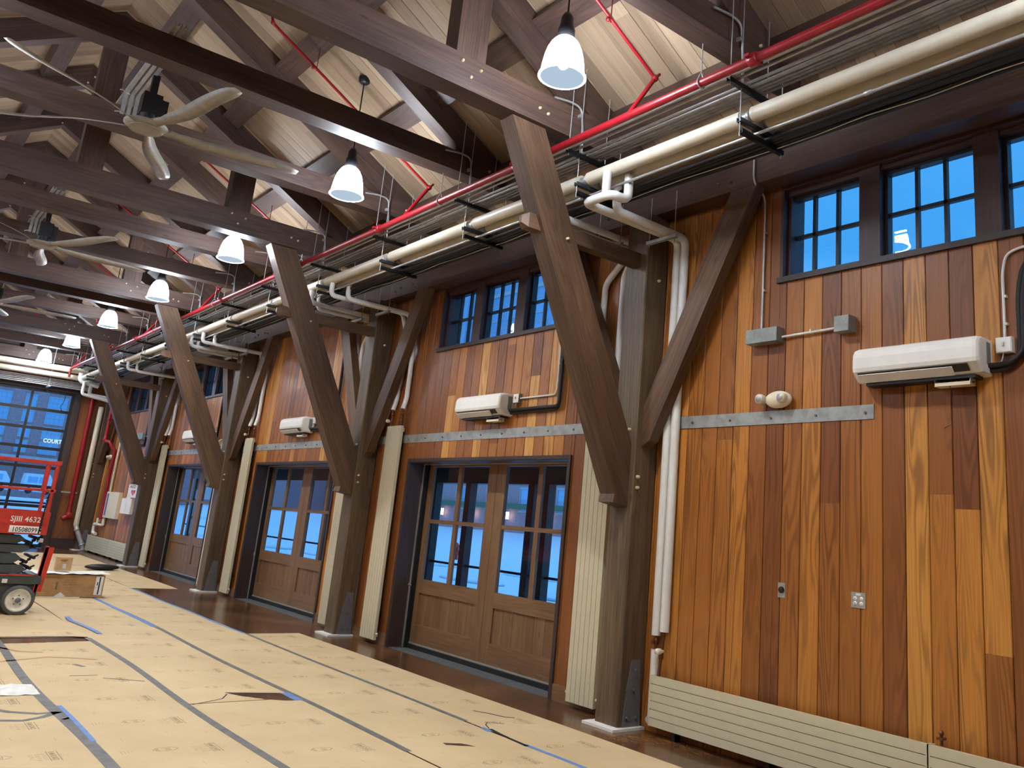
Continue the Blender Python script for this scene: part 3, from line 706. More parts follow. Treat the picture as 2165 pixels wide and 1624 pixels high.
mb = MB(); mb.tube([(-.06, 3.02, .49), (-.06, 3.02, .55)], .011, 8); mb.ball((-.06, 3.02, .565), .018, 8, 6); mb.box(-.09, -.03, 3.0, 3.04, .525, .54)
solo(mb, 'air_vent_valve', M_COPPER, 'small brass valve on the joint of the two low radiators', 'valve')
hrad(26.15, 28.70, .05, .48, 7, 'long low pale radiator in the far bay, the one nearer the corner')
hrad(24.0, 26.14, .05, .48, 7, 'long low pale radiator in the far bay, the one nearer the fourth post')
# ------------------------------------------------------------------ galvanised straps on the wall
for i, (a, b, lb) in enumerate([(3.54, 5.742, 'galvanised steel strap under the emergency light on the nearest wall bay'), (6.17, 11.63, 'long galvanised steel strap above the nearest double doors'), (11.96, 17.42, 'long galvanised steel strap above the middle double doors'), (17.75, 23.2, 'long galvanised steel strap above the farthest double doors')]):
    t = thing('steel_strap', (0, (a+b)/2, 2.69), lb, 'strap', 'galvanised wall straps')
    mb = MB(); mb.box(-.0075, -.0005, a, b, 2.693, 2.807); mb.build('plate', M_STRAP, t)
    y = a+.07
    while y < b:
        m = MB(); m.lathe([(.0001, -.013), (.011, -.012), (.011, 0)], (-.0076, y, 2.745), (1, 0, 0), 6, sm=False); m.build('screw', M_BRKT, t); y += .45
# ------------------------------------------------------------------ air conditioners
def ac(i, lb):
    yc = YC(i)-.1 if i > 1 else 3.115; a, b = yc-.49, yc+.49
    t = thing('air_conditioner', (0, yc, 2.93), lb, 'air conditioner', 'white wall air conditioners')
    P = [(-.001, 3.215), (-.13, 3.215), (-.17, 3.21), (-.20, 3.195), (-.217, 3.17), (-.222, 3.13), (-.224, 3.05), (-.216, 3.022), (-.150, 2.955), (-.12, 2.948), (-.001, 2.945)]
    mb = MB()
    # rounded ends: three inset rings at each end
    ys = [a, a+.004, a+.016, a+.04, b-.04, b-.016, b-.004, b]; ins = [.03, .017, .006, 0, 0, .006, .017, .03]
    cz, cx = 3.08, -.001; n = len(P); vs = []
    for y, q in zip(ys, ins):
        for (x, z) in P: vs.append((min(-.001, x+q*(1 if x < -.01 else 0)), y, z-(q*.6 if z > cz else -q*.4)))
    fs = [(j*n+k, (j+1)*n+k, (j+1)*n+(k+1) % n, j*n+(k+1) % n) for j in range(7) for k in range(n)]+[tuple(range(n-1, -1, -1))[::-1], tuple(range(7*n, 8*n))[::-1]]
    mb.add(vs, fs, sm=False); mb.build('housing', M_WHITE, t)
    m = MB(); m.add([(-.2125, a+.08, 3.012), (-.2125, b-.05, 3.012), (-.168, b-.05, 2.966), (-.168, a+.08, 2.966)], [(0, 1, 2, 3)]); m.add([(-.214, a+.08, 3.011), (-.214, b-.05, 3.011), (-.17, b-.05, 2.965), (-.17, a+.08, 2.965)], [(3, 2, 1, 0)]); m.build('air_slot', M_DARK, t)
    m = MB(); m.box(-.1, 0, 0, 1, 0, 1) if 0 else None
    vs = [(-.2105, a+.19, 3.000), (-.2105, b-.055, 3.000), (-.160, b-.055, 2.948), (-.160, a+.19, 2.948)]; vs2 = [(x-.005, y, z-.005) for x, y, z in vs]
    m.add(vs+vs2, [(0, 1, 2, 3), (7, 6, 5, 4), (0, 4, 5, 1), (1, 5, 6, 2), (2, 6, 7, 3), (3, 7, 4, 0)]); m.build('louver', M_WHITE, t)
    m = MB(); m.box(-.09, -.03, a-.0015, a+.001, 3.02, 3.18); m.build('side_label', M_GREYBOX, t)
    m = MB(); m.box(-.14, -.02, a+.06, b-.08, 2.925, 2.945); m.build('underside', M_DARK, t)
    m = MB(); m.box(-.13, -.125, a+.10, a+.36, 2.885, 2.905); m.box(-.05, -.045, a+.10, a+.36, 2.885, 2.905); m.box(-.13, -.045, a+.10, a+.36, 2.88, 2.885); m.box(-.13, -.045, a+.10, a+.104, 2.885, 2.925); m.box(-.13, -.045, a+.356, a+.36, 2.885, 2.925); m.build('terminal_tray', M_CREAM, t)
    m = MB(); random.seed(i)
    for q in range(4): m.tube([(-.10+.02*q, a+.14+.04*q, 2.90), (-.11, a+.16+.05*q, 2.915), (-.09, a+.22+.03*q, 2.89), (-.1, a+.08, 2.90)], .004, 5, bend=.02)
    m.tube([(-.12, a+.26, 2.90), (-.128, a+.24, 2.86), (-.12, a+.235, 2.80)], .0025, 5, bend=.02); m.build('loose_wires', M_DARK, t)
    return a, b
ACL = {1: 'nearest white air conditioner, on the plain boarded wall under the clerestory windows', 2: 'white air conditioner above the nearest double doors', 3: 'white air conditioner above the middle double doors, under no window', 4: 'white air conditioner above the farthest double doors', 5: 'farthest white air conditioner, partly behind the fourth post brace'}
for i in range(1, 6):
    a, b = ac(i, ACL[i]); where = ACL[i].replace('nearest white air conditioner, on', 'nearest air conditioner on')
    yl = a-.92 if i > 1 else 2.40
    wh = ['', 'beside the nearest air conditioner', 'above the nearest double doors', 'above the middle double doors', 'above the farthest double doors', 'in the farthest wall bay'][i]
    # line set
    for q, (dx, dz) in enumerate(((-.03, 0), (-.055, .03))):
        mb = MB()
        if i == 1: mb.tube([(dx, a+.01, 2.985+dz), (dx, yl+.10, 2.985+dz), (dx, yl+.02-.03*q, 3.08), (dx, yl+.02-.04*q, 3.5), (dx, yl-.02-.04*q, 3.72), (dx, yl-.16, 3.80), (dx, yl-1.2, 3.82)], .019, 8, bend=.08)
        else: mb.tube([(dx, a+.01, 2.985+dz), (dx, yl+.02-.04*q, 2.985+dz), (dx, yl+.02-.04*q, 3.4), (dx-.02, yl+.02-.04*q, 4.80)], .02, 8, bend=.07)
        solo(mb, 'refrigerant_line', M_BLACK, 'black wrapped refrigerant line on the wall %s, %s' % (wh, ('outer', 'inner')[q]), 'pipe', 'black wall line sets', base=(-.04, yl, 2.98))
    t = thing('switch_box', (-.03, a-.12, 3.1), 'small grey switch box beside the air conditioner %s' % wh.replace('beside the nearest air conditioner', 'of the nearest bay'), 'switch', 'switch boxes beside the air conditioners')
    mb = MB(); ys = a-.10; mb.box(-.045, -.0005, ys-.055, ys+.055, 3.10, 3.21); mb.build('box', M_GREYBOX if i > 1 else M_WHITE, t)
    mb = MB(); mb.box(-.052, -.0455, ys-.05, ys+.05, 3.105, 3.205); mb.build('cover_plate', M_WHITE, t); mb = MB(); mb.box(-.066, -.0525, ys-.006, ys+.006, 3.145, 3.172); mb.build('toggle', M_CREAM, t)
    mb = MB(); mb.tube([(-.03, ys+.01, 3.10), (-.035, ys+.02, 3.04), (-.04, ys+.07, 3.02), (-.05, a+.005, 3.03)], .006, 6, bend=.02); mb.build('whip', M_GALV, t)
    mb = MB()
    if i == 1: mb.tube([(-.02, ys, 3.21), (-.02, ys, 3.70), (-.02, ys-.03, 3.82), (-.02, ys-.13, 3.85), (-.02, .6, 3.87)], .0105, 8, bend=.1)
    else: mb.tube([(-.02, ys-.055, 3.155), (-.02, yl+.09, 3.155), (-.02, yl+.085, 3.30), (-.02, yl+.085, 3.97)], .0105, 8, bend=.1)
    for z in (3.5, 3.3): mb.box(-.032, -.0005, (ys if i == 1 else yl+.085)-.022, (ys if i == 1 else yl+.085)-.008, z, z+.018)
    solo(mb, 'conduit', M_JACKW, 'thin pale conduit feeding the switch box %s' % wh.replace('beside the nearest air conditioner', 'of the nearest bay'), 'conduit', 'thin wall conduits')
# ------------------------------------------------------------------ fittings on the nearest wall bay
mb = MB(); mb.tube([(-.24, 4.60, 5.30), (-.24, 4.60, 4.93), (-.235, 4.585, 4.86), (-.03, 4.47+.16, 4.80), (-.022, 4.628, 4.66), (-.022, 4.628, 3.53)], .0105, 8, bend=.06)
for z in (4.45, 3.9): mb.box(-.034, -.0005, 4.60, 4.615, z-.01, z+.01)
solo(mb, 'conduit', M_GALV, 'vertical steel conduit dropping from the wall beam to the longer grey box', 'conduit', base=(-.022, 4.628, 3.53))
for (a, b, z0, z1, lb) in ((4.40, 4.735, 3.40, 3.525, 'longer grey electrical box at the foot of the vertical conduit'), (3.70, 3.835, 3.40, 3.53, 'small square grey electrical box above the air conditioner')):
    t = thing('electrical_box', (0, (a+b)/2, z0), lb, 'electrical box', 'grey electrical boxes')
    mb = MB(); mb.box(-.105, -.0005, a, b, z0, z1); mb.build('box', M_GREYBOX, t); mb = MB(); mb.box(-.11, -.1055, a+.001, b-.001, z0+.001, z1-.001)
    mb.build('cover', M_GREYBOX, t); mb = MB(); mb.disc((-.113, a+.02, (z0+z1)/2), (1, 0, 0), .005, .003, 8); mb.disc((-.113, b-.02, (z0+z1)/2), (1, 0, 0), .005, .003, 8); mb.build('screw', M_GALV, t)
mb = MB(); mb.tube([(-.03, 4.40, 3.445), (-.03, 3.835, 3.455)], .0105, 8); mb.box(-.042, -.0005, 4.10, 4.115, 3.44, 3.475)
solo(mb, 'conduit', M_JACKW, 'short level conduit joining the two grey electrical boxes', 'conduit')
def emlight(y, z, lb):
    t = thing('emergency_light', (0, y, z), lb, 'emergency light', 'emergency lights')
    mb = MB(); mb.ball((-.045, y-.02, z), .14, 20, 12, (.35, .98, .53)); mb.build('housing', M_CREAM, t)
    for yy, s in ((y+.135, 1), (y-.09, -1)):
        l = MB(); l.lathe([(.0001, -.085), (.03, -.085), (.042, -.075), (.046, -.05), (.04, -.01)], (-.04, yy, z+.005), (.8, -.3*s, -.25) if 0 else (1, 0, 0), 18); h = l.build('lamp_head', M_CREAM, t)
        l = MB(); l.lathe([(.0001, 0), (.028, 0), (.030, .003)], (-.128, yy, z+.005), (1, 0, 0), 16); l.build('lens', M_GALV, h)
emlight(4.43, 2.893, 'cream two-headed emergency light just above the steel strap on the nearest bay')
emlight(18.60, 2.90, 'emergency light beside the third post above the farthest double doors')
emlight(28.30, 2.72, 'small emergency light on the far bay wall near the corner')
t = thing('wall_outlet', (0, 4.365, 1.29), 'narrow steel plate with one round black socket', 'socket')
mb = MB(); mb.box(-.006, -.0005, 4.328, 4.398, 1.285, 1.40); mb.build('plate', M_GALV, t); mb = MB(); mb.lathe([(.0001, -.016), (.022, -.016), (.026, -.008), (.026, 0)], (-.006, 4.362, 1.345), (1, 0, 0), 18); mb.build('socket', M_DARK, t)
t = thing('wall_outlet', (0, 3.67, 1.28), 'wide steel plate with four power sockets', 'socket')
mb = MB(); mb.box(-.006, -.0005, 3.612, 3.73, 1.283, 1.395); mb.build('plate', M_GALV, t); mb = MB(); mb.box(-.0075, -.006, 3.65, 3.69, 1.372, 1.388); mb.build('tag', M_JACKW, t)
for yy in (3.645, 3.697):
    m = MB()
    for z in (1.315, 1.350): m.lathe([(.0001, -.003), (.015, -.003), (.016, 0)], (-.006, yy, z), (1, 0, 0), 12); m.box(-.0095, -.009, yy-.006, yy-.003, z-.002, z+.006, mi=1); m.box(-.0095, -.009, yy+.003, yy+.006, z-.002, z+.006, mi=1)
    m.build('socket', [M_WHITE, M_DARK], t)
mb = MB(); mb.tube([(-.001, 2.98, 2.60), (-.03, 2.95, 2.605), (-.06, 2.90, 2.615)], .003, 5); solo(mb, 'loose_wire', M_COPPER, 'short stub of orange wire sticking out of the wall boards', 'wire')
# ------------------------------------------------------------------ pendant lamps
def lamp(n, x, y, lb):
    zr = roof(x) if x > XR else roof(2*XR-x)
    t = thing('pendant_lamp', (x, y, 5.08), lb, 'lamp', 'bell shaped pendant lamps')
    mb = MB(); mb.lathe([(.0001, -.045), (.04, -.045), (.062, -.03), (.065, -.0), (.065, .03)], (x, y, zr-.02), (0, 0, 1), 18); mb.build('canopy', M_DARK, t)
    mb = MB(); mb.tube([(x, y, zr-.04), (x, y, 5.66)], .008, 8); mb.build('stem', M_DARK, t)
    mb = MB(); mb.lathe([(.0001, .60-.02), (.03, .57), (.05, .53), (.055, .46), (.07, .42), (.072, .345), (.06, .335), (.0001, .335)], (x, y, 5.12), (0, 0, 1), 20); mb.build('socket_housing', M_DARK, t)
    mb = MB(); P = [(.062, .33), (.085, .318), (.112, .285), (.136, .235), (.154, .17), (.166, .10), (.173, .04), (.178, .006), (.190, .0), (.192, -.008), (.183, -.014), (.174, -.010)]
    mb.lathe(P, (x, y, 5.13), (0, 0, 1), 32); mb.build('glass_bell', M_BELL, t)
    P = [(.174, -.010), (.168, .04), (.159, .10), (.147, .17), (.128, .232), (.105, .28), (.08, .31), (.06, .322)]
    mb = MB(); mb.lathe(P, (x, y, 5.13), (0, 0, 1), 32); mb.build('reflector', M_BELLIN, t)
    mb = MB(); mb.ball((x, y, 5.27), .052, 14, 8, (1, 1, 1.5)); mb.build('bulb', M_BULB, t)
for n in range(-1, 7):
    y = 4.86+3.825*n
    lb = '%s bell shaped pendant lamp over the window side of the hall' % (['topmost', 'largest, brightest in view,'][min(1, n+1)] if n < 1 else ORD[n])
    lamp(n, -2.32, y, lb); 
    for s in range(1): lamp(n, 2*XR+2.32, y, '%s pendant lamp over the opposite side of the hall' % ORD[n+1])
# ------------------------------------------------------------------ ceiling fans
def fan(n, y, rot, lb):
    x = XR; t = thing('ceiling_fan', (x, y, 5.17), lb, 'fan', 'large ceiling fans')
    mb = MB(); mb.lathe([(.0001, -.035), (.13, -.035), (.17, -.022), (.20, .0), (.20, .015), (.12, .03), (.0001, .03)], (x, y, 5.17), (0, 0, 1), 32)
    mb.lathe([(.14, -.038), (.15, -.042), (.16, -.034)], (x, y, 5.17), (0, 0, 1), 32); mb.build('hub', M_BLADE, t)
    for k in range(5):
        a = math.radians(rot+72*k); R = Vector((math.cos(a), math.sin(a), 0)); S = Vector((-math.sin(a), math.cos(a), 0))
        N = 18; vs = []
        for j in range(N+1):
            u = j/N; r = .15+u*1.36
            wd = .075+.10*math.sin(min(1, u*1.25)*PI*.62)*(1-.25*u)+.0
            if u < .12: wd = .10-.2*u*.6
            if u > .93: wd *= 1-(u-.93)*6
            sw = .035*math.sin(u*PI*1.7)-.02; tw = -math.radians(30-20*u)
            zc = 5.165+.02*u
            for q, th in ((-.5, 0), (0, .007), (.5, 0), (0, -.004)):
                p = Vector((x, y, zc))+R*r+S*(sw+q*wd*math.cos(tw)); p.z += q*wd*math.sin(tw)+th; vs.append(p)
        fs = [(j*4+q, j*4+(q+1) % 4, (j+1)*4+(q+1) % 4, (j+1)*4+q) for j in range(N) for q in range(4)]+[(3, 2, 1, 0), (N*4, N*4+1, N*4+2, N*4+3)]
        mb = MB(); mb.add(vs, fs, sm=True); mb.build('blade', M_BLADE, t)
    mb = MB(); mb.box(x-.085, x+.085, y-.075, y+.075, 5.29, 5.50); mb.lathe([(.075, -.11), (.075, .0)], (x, y, 5.30), (0, 0, 1), 18); mb.box(x+.09, x+.15, y-.05, y+.07, 5.26, 5.47); mb.build('motor', M_BLACK, t)
    mb = MB(); mb.box(x-.032, x+.032, y-.032, y+.032, 5.50, 5.715); mb.build('stem', M_DARK, t)
    mb = MB()
    ta = max(v for v in TY if v < y)
    for q in (-.13, -.075, -.02):
        channel(mb, 0, .01, 0, 0, holes=False) if 0 else None
        xx = x+q; mb.box(xx-.018, xx+.018, ta-.20, ta+2.28, 5.705, 5.709); mb.box(xx-.018, xx-.015, ta-.2, ta+2.28, 5.709, 5.745); mb.box(xx+.015, xx+.018, ta-.2, ta+2.28, 5.709, 5.745)
        mb.box(xx-.018, xx+.018, y+.62, y+.66, 5.48, 5.705)
    mb.build('channel_frame', M_GALV, t)
    mb = MB(); mb.tube([(x-.10, y+.62, 5.70), (x-.18, y+.6, 5.72), (x-.2, y+.58, 5.70)], .006, 5, bend=.03); mb.tube([(x-.12, y+.64, 5.5), (x-.17, y+.64, 5.49), (x-.2, y+.62, 5.47)], .006, 5, bend=.03); mb.build('cable_tie', M_JACKW, t)
for n, y in enumerate((8.75, 14.52, 20.25)): fan(n, y, (-1, 12, 4)[n], ('nearest large five-bladed grey ceiling fan', 'second large grey ceiling fan, farther down the hall', 'farthest grey ceiling fan, mostly cut by the left edge')[n])
# ------------------------------------------------------------------ far bay wall and corner
t = thing('panel_cover', (0, 26.8, 1.0), 'cream access cover with a blue strip on the far panelled wall', 'cover')
mb = MB(); mb.box(-.10, -.0005, 26.10, 27.50, 1.02, 1.73); mb.build('cover', M_CREAM, t); mb = MB(); mb.box(-.102, -.1003, 27.22, 27.40, 1.08, 1.68); mb.build('blue_strip', M_BLUEM, t)
t = thing('defibrillator_cabinet', (0, 24.9, 1.2), 'white wall box under the AED sign on the far wall', 'cabinet')
mb = MB(); mb.box(-.15, -.0005, 24.45, 25.45, 1.20, 1.59); mb.build('cabinet', M_WHITE, t); mb = MB(); mb.box(-.152, -.1503, 24.7, 25.0, 1.28, 1.58); mb.build('door_label', M_BLUEM, t); mb = MB(); mb.box(-.153, -.1505, 24.62, 25.06, 1.24, 1.62); mb.build('paper_notice', M_SIGNW, t)
t = thing('wall_sign', (0, 25.05, 1.62), 'white AED sign with a red heart beside the fourth post', 'sign')
mb = MB(); mb.box(-.008, -.0005, 24.5, 25.62, 1.62, 1.96); mb.build('sign_board', M_SIGNW, t)
mb = MB(); mb.text('AED', (-.0086, 25.50, 1.87), (0, -1, 0), (0, 0, 1), .11, squash=3.0); mb.build('lettering', M_INKB, t)
mb = MB(); hp = [(0, -.075), (.09, .01), (.10, .05), (.075, .075), (.035, .075), (0, .045), (-.035, .075), (-.075, .075), (-.10, .05), (-.09, .01)]
mb.prism([(25.07+u*2.2, 1.745+v) for u, v in hp], -.0095, -.0082, 'yz'); mb.build('heart', M_SIGNR, t)
mb = MB(); mb.prism([(25.07+u*2, 1.745+v) for u, v in ((.01, .045), (-.025, -.005), (-.002, -.002), (-.012, -.05), (.025, .008), (.004, .004))], -.0105, -.0097, 'yz'); mb.build('lightning', M_SIGNW, t)
mb = MB(); mb.tube([(-.30, 28.2, 4.75), (-.30, 28.2, 3.25), (-.30, 28.0, 3.14), (-.28, 27.62, 3.13), (-.2, 27.55, 2.95), (-.12, 27.5, 2.9), (-.12, 27.6, 2.1), (-.12, 27.55, 1.9), (-.12, 27.55, .95)], .045, 10, bend=.08); mb.ball((-.30, 28.2, 3.2), .07, 10, 6); mb.lathe([(.05, -.03), (.06, -.03), (.06, .03), (.05, .03)], (-.30, 28.2, 3.8), (0, 0, 1), 10)
solo(mb, 'sprinkler_riser', M_RED, 'crooked red sprinkler riser on the far right wall by the corner', 'pipe')
mb = MB(); mb.tube([(-.05, 27.40, 3.35), (-.05, 27.40, .80)], .03, 8); solo(mb, 'conduit', M_JACK, 'pale conduit running down beside the crooked red riser', 'conduit')
mb = MB(); mb.tube([(-.10, 27.9, .98), (-.10, 27.9, .80), (-.10, 28.25, .80), (-.10, 28.25, .56), (-.10, 27.9, .54)], .045, 10, bend=.06); mb.tube([(-.05, 27.5, .98), (-.05, 27.5, .80), (-.1, 27.8, .80)], .035, 8, bend=.05)
solo(mb, 'trap_pipe', M_JACKW, 'small white crooked pipe above the far low radiator', 'pipe')
mb = MB(); mb.tube([(-.66, 29.22, 4.6), (-.64, 29.22, 1.05), (-.64, 29.10, .95)], .06, 12, bend=.05); mb.ball((-.64, 29.14, .96), .11, 12, 8); mb.tube([(-.64, 29.12, .96), (-.80, 29.1, .86)], .07, 10)
solo(mb, 'standpipe', M_RED, 'tall dark red fire standpipe on the end wall ending in a valve', 'pipe', base=(-.65, 29.2, .9))
t = thing('drain_pipe', (-.33, 29.1, 0), 'grey drain pipe down the corner with a silver kinked foot', 'pipe')
mb = MB(); mb.tube([(-.40, 29.1, 4.2), (-.40, 29.1, 2.9), (-.40, 29.1, .70)], .075, 14, bend=.05); mb.build('upper_pipe', M_JACK, t)
mb = MB(); mb.tube([(-.40, 29.1, .70), (-.39, 28.95, .60), (-.16, 28.87, .11), (-.14, 28.86, .02)], .068, 12, bend=.04); mb.lathe([(.07, -.02), (.082, -.02), (.082, .02), (.07, .02)], (-.385, 28.95, .58), (.2, -.1, -.5), 12); mb.lathe([(.07, -.02), (.082, -.02), (.082, .02), (.07, .02)], (-.19, 28.88, .17), (.2, -.1, -.5), 12); mb.build('foot_pipe', M_GALV, t, label='silver foot section')
mb = MB(); mb.box(-.95, -.52, 29.24, 29.28, 1.60, 1.64); solo(mb, 'pipe_strut', M_GALV, 'short steel strut across the red standpipe', 'bracket')
# pipes across the end wall
for n, (z, r, yy, m, lb) in enumerate(((5.10, .085, 28.55, M_JACK, 'upper cream insulated pipe crossing above the overhead door'), (4.90, .075, 28.62, M_JACK, 'lower cream insulated pipe crossing above the overhead door'))):
    mb = MB(); mb.tube([(X_LEFT+.4, yy, z), (-1.1-.0*n, yy, z)], r, 16); solo(mb, 'insulated_pipe', m, lb, 'pipe', base=(-5, yy, z))
for n, z in enumerate((4.78, 4.735, 4.69, 4.645, 4.60)):
    mb = MB(); mb.tube([(X_LEFT+.4, 28.80+.02*n, z), (-.9, 28.80+.02*n, z)], .019, 8); solo(mb, 'conduit', M_GALV, 'steel conduit crossing above the overhead door, %s of five' % ['topmost', 'second from the top', 'middle', 'second from the bottom', 'lowest'][n], 'conduit', 'conduits across the end wall', base=(-5, 28.8, z))
for n, x in enumerate((-1.95, -3.6)):
    mb = MB(); mb.tube([(x, 28.70, 4.55), (x, 28.70, roof(x)-.01)], .009, 6); mb.box(x-.03, x+.03, 28.5, 29.0, 4.53, 4.56); solo(mb, 'trapeze_rack', M_GALV, 'thin hanger rod holding the end wall conduits, %s' % ('nearer the corner', 'farther left')[n], 'rack', base=(x, 28.7, 4.53))
t = thing('elbow_pipe', (-1.2, 28.3, 4.3), 'white insulated elbow pipes stepping down from the rack into the far corner', 'pipe')
mb = MB(); mb.tube([(-1.25, 28.3, 5.02), (-1.25, 28.3, 4.80), (-.75, 28.3, 4.72)], .075, 14, bend=.12); mb.tube([(-.95, 28.3, 4.74), (-.95, 28.3, 4.44), (-.26, 28.3, 4.40)], .05, 12, bend=.08); mb.tube([(-1.15, 28.2, 4.78), (-1.15, 28.2, 4.42), (-.26, 28.2, 4.30)], .045, 12, bend=.08); mb.build('jacket', M_JACKW, t)
mb = MB(); mb.box(-.07, -.0005, 24.2, 27.3, 3.19, 3.27) if 0 else mb.tube([(-.04, 24.3, 3.22), (-.04, 27.2, 3.22)], .02, 6); mb.box(-.10, -.0005, 24.9, 25.5, 3.15, 3.32); mb.box(-.10, -.0005, 26.9, 27.3, 3.12, 3.30)
solo(mb, 'electrical_box', M_GREYBOX, 'pair of grey boxes joined by conduit on the far bay wall above its air conditioner', 'electrical box')
# ------------------------------------------------------------------ floor paper
def sheet(mb, x0, x1, y0, y1, z=.003, seed=0, dx0=0, nseg=14, th=.0012):
    rnd = random.Random(seed); vs = []; n = max(2, int((y1-y0)/.8))
    for k in range(n+1):
        y = y0+(y1-y0)*k/n; w0 = .010*math.sin(k*1.3+seed); 
        vs += [(x0+w0, y, z), (x1+w0, y, z)]
    m = len(vs); vs += [(v[0], v[1], z+th) for v in vs[:]]
    fs = [(m+2*k, m+2*k+1, m+2*k+3, m+2*k+2) for k in range(n)]+[(2*k+2, 2*k+3, 2*k+1, 2*k) for k in range(n)]
    fs += [(2*k, m+2*k, m+2*k+2, 2*k+2) for k in range(n)]+[(2*k+1, 2*k+3, m+2*k+3, m+2*k+1) for k in range(n)]+[(0, 1, m+1, m), (2*n, m+2*n, m+2*n+1, 2*n+1)]
    mb.add(vs, fs)
def print_marks(mb, xl, ya, yb, off, z, wid=.96):
    # rows of printing: block lettering, name between two rules, small crest; badge in the middle; faint mark at the left
    y = ya+off
    while y < yb-.25:
        if y > ya+.12:
            x = xl+.62
            if x+.3 < xl+wid:
                mb.text('RAM BOARD', (x+.085, y+.105, z), (0, -1, 0), (1, 0, 0), .052, mi=1, squash=.72)
                for xx in (x+.073, x+.133): mb.box(xx, xx+.004, y-.125, y+.115, z-.0002, z, mi=1)
                for q in range(3):
                    for j in range(4 if q < 2 else 3):
                        u, v = x+.04-.036*q, y+.075-.045*j-.01*q
                        mb.box(u, u+.026, v-.004, v, z-.0002, z, mi=2); mb.box(u, u+.026, v-.026, v-.022, z-.0002, z, mi=2)
                        mb.box(u+(.022 if (q+j) % 2 else 0), u+(.026 if (q+j) % 2 else .004), v-.026, v, z-.0002, z, mi=2)
                        if j % 2: mb.box(u+.011, u+.015, v-.02, v-.008, z-.0002, z, mi=2)
                for a in range(8):
                    t0 = 2*PI*a/8; t1 = t0+.5; r = .026
                    if a in (2,): continue
                    p = [(x+.168+r*math.cos(t0), y+r*math.sin(t0)), (x+.168+r*math.cos(t1), y+r*math.sin(t1)), (x+.168+(r-.006)*math.cos(t1), y+(r-.006)*math.sin(t1)), (x+.168+(r-.006)*math.cos(t0), y+(r-.006)*math.sin(t0))]
                    mb.add([(u, v, z) for u, v in p], [(0, 1, 2, 3)], mi=2)
        yy = y+.05
        if yy > ya+.1:
            cx = xl+.42; h = .045; L = .085
            P = [(cx-L, yy), (cx-L*.55, yy+h), (cx+L*.55, yy+h), (cx+L, yy), (cx+L*.55, yy-h), (cx-L*.55, yy-h)]
            for k in range(6):
                a = Vector((*P[k], 0)); b = Vector((*P[(k+1) % 6], 0)); d = (b-a).normalized().cross(Vector((0, 0, 1)))*.0045
                mb.add([(a.x, a.y, z), (b.x, b.y, z), (b.x+d.x, b.y+d.y, z), (a.x+d.x, a.y+d.y, z)], [(0, 1, 2, 3)], mi=1)
            for q in range(2):
                v = yy-.026+.03*q
                mb.box(cx+.0, cx+.032, v, v+.004, z-.0002, z, mi=1); mb.box(cx+.0, cx+.004, v, v+.022, z-.0002, z, mi=1); mb.box(cx+.028, cx+.032, v, v+.022, z-.0002, z, mi=1); mb.box(cx+.014, cx+.018, v, v+.018, z-.0002, z, mi=1)
            for q in (-.030, -.042): mb.box(cx+q-.02, cx+q-.016, yy-.028, yy+.028, z-.0002, z, mi=1)
            fx = xl+.14
            for q in range(4): mb.box(fx+q*.022, fx+q*.022+.006, yy-.05+.01*q, yy+.04-.006*q, z-.0002, z, mi=2)
            for (dx, dy) in ((.22, .30), (.55, .42), (.80, .33)):
                if xl+dx < xl+wid-.05: mb.box(xl+dx, xl+dx+.004, yy+dy, yy+dy+.08, z-.0002, z, mi=2)
        y += .86
PM = [M_PAPER, M_INK, M_INKF]
XS = [-.655, -1.405, -2.365, -3.325, -4.285, -5.245, -6.2]
def strip(a, b, y0, y1, off, lb, z=.003, seed=0, marks=True):
    mb = MB(); sheet(mb, a, b, y0, y1, z, seed)
    if marks: print_marks(mb, b-.96 if b > -1.3 else a, max(y0, 3.5), min(y1, 21), off, z+.0014)
    return solo(mb, 'floor_paper', PM, lb, 'floor paper', 'sheets of floor paper', base=((a+b)/2, (y0+y1)/2, z))
strip(-1.40, -.655, 1.2, 11.93, .35, 'tan floor paper sheet nearest the wall, ending in front of the second post')
strip(-2.36, -1.41, 1.2, 21.0, .15, 'tan floor paper strip second from the wall', seed=2)
strip(-3.325, -2.37, 1.2, 7.88, .05, 'tan floor paper strip third from the wall, nearest length below the torn hole', seed=3)
strip(-3.325, -2.37, 7.90, 21.0, .6, 'tan floor paper strip third from the wall, far length beyond the torn hole', seed=4)
strip(-4.285, -3.335, 1.2, 11.45, .42, 'tan floor paper strip fourth from the wall, nearest length', seed=5)
strip(-4.20, -3.335, 11.75, 13.0, .3, 'short tan floor paper sheet lifted over the dark gap near the lift', z=.010, seed=6)
strip(-4.285, -3.335, 13.02, 21.0, .3, 'tan floor paper strip fourth from the wall, far length under the lift', seed=7)
strip(-5.245, -4.30, 1.2, 8.98, .55, 'tan floor paper strip at the lower left edge, nearest length', seed=8)
strip(-5.245, -4.30, 9.0, 21.0, .2, 'tan floor paper strip at the left edge, far length', seed=9)
strip(-6.2, -5.255, 1.2, 21, .4, 'tan floor paper strip beyond the left edge of the view', seed=10, marks=False)
strip(-1.40, -.56, 17.9, 27.0, .3, 'far tan floor paper sheet beside the farthest double doors', seed=11, marks=False)
mb = MB(); sheet(mb, -5.2, -1.41, 21.02, 27.2, .003, 12); solo(mb, 'floor_paper', M_PAPER, 'wide far area of tan floor paper near the end wall', 'floor paper', 'sheets of floor paper')
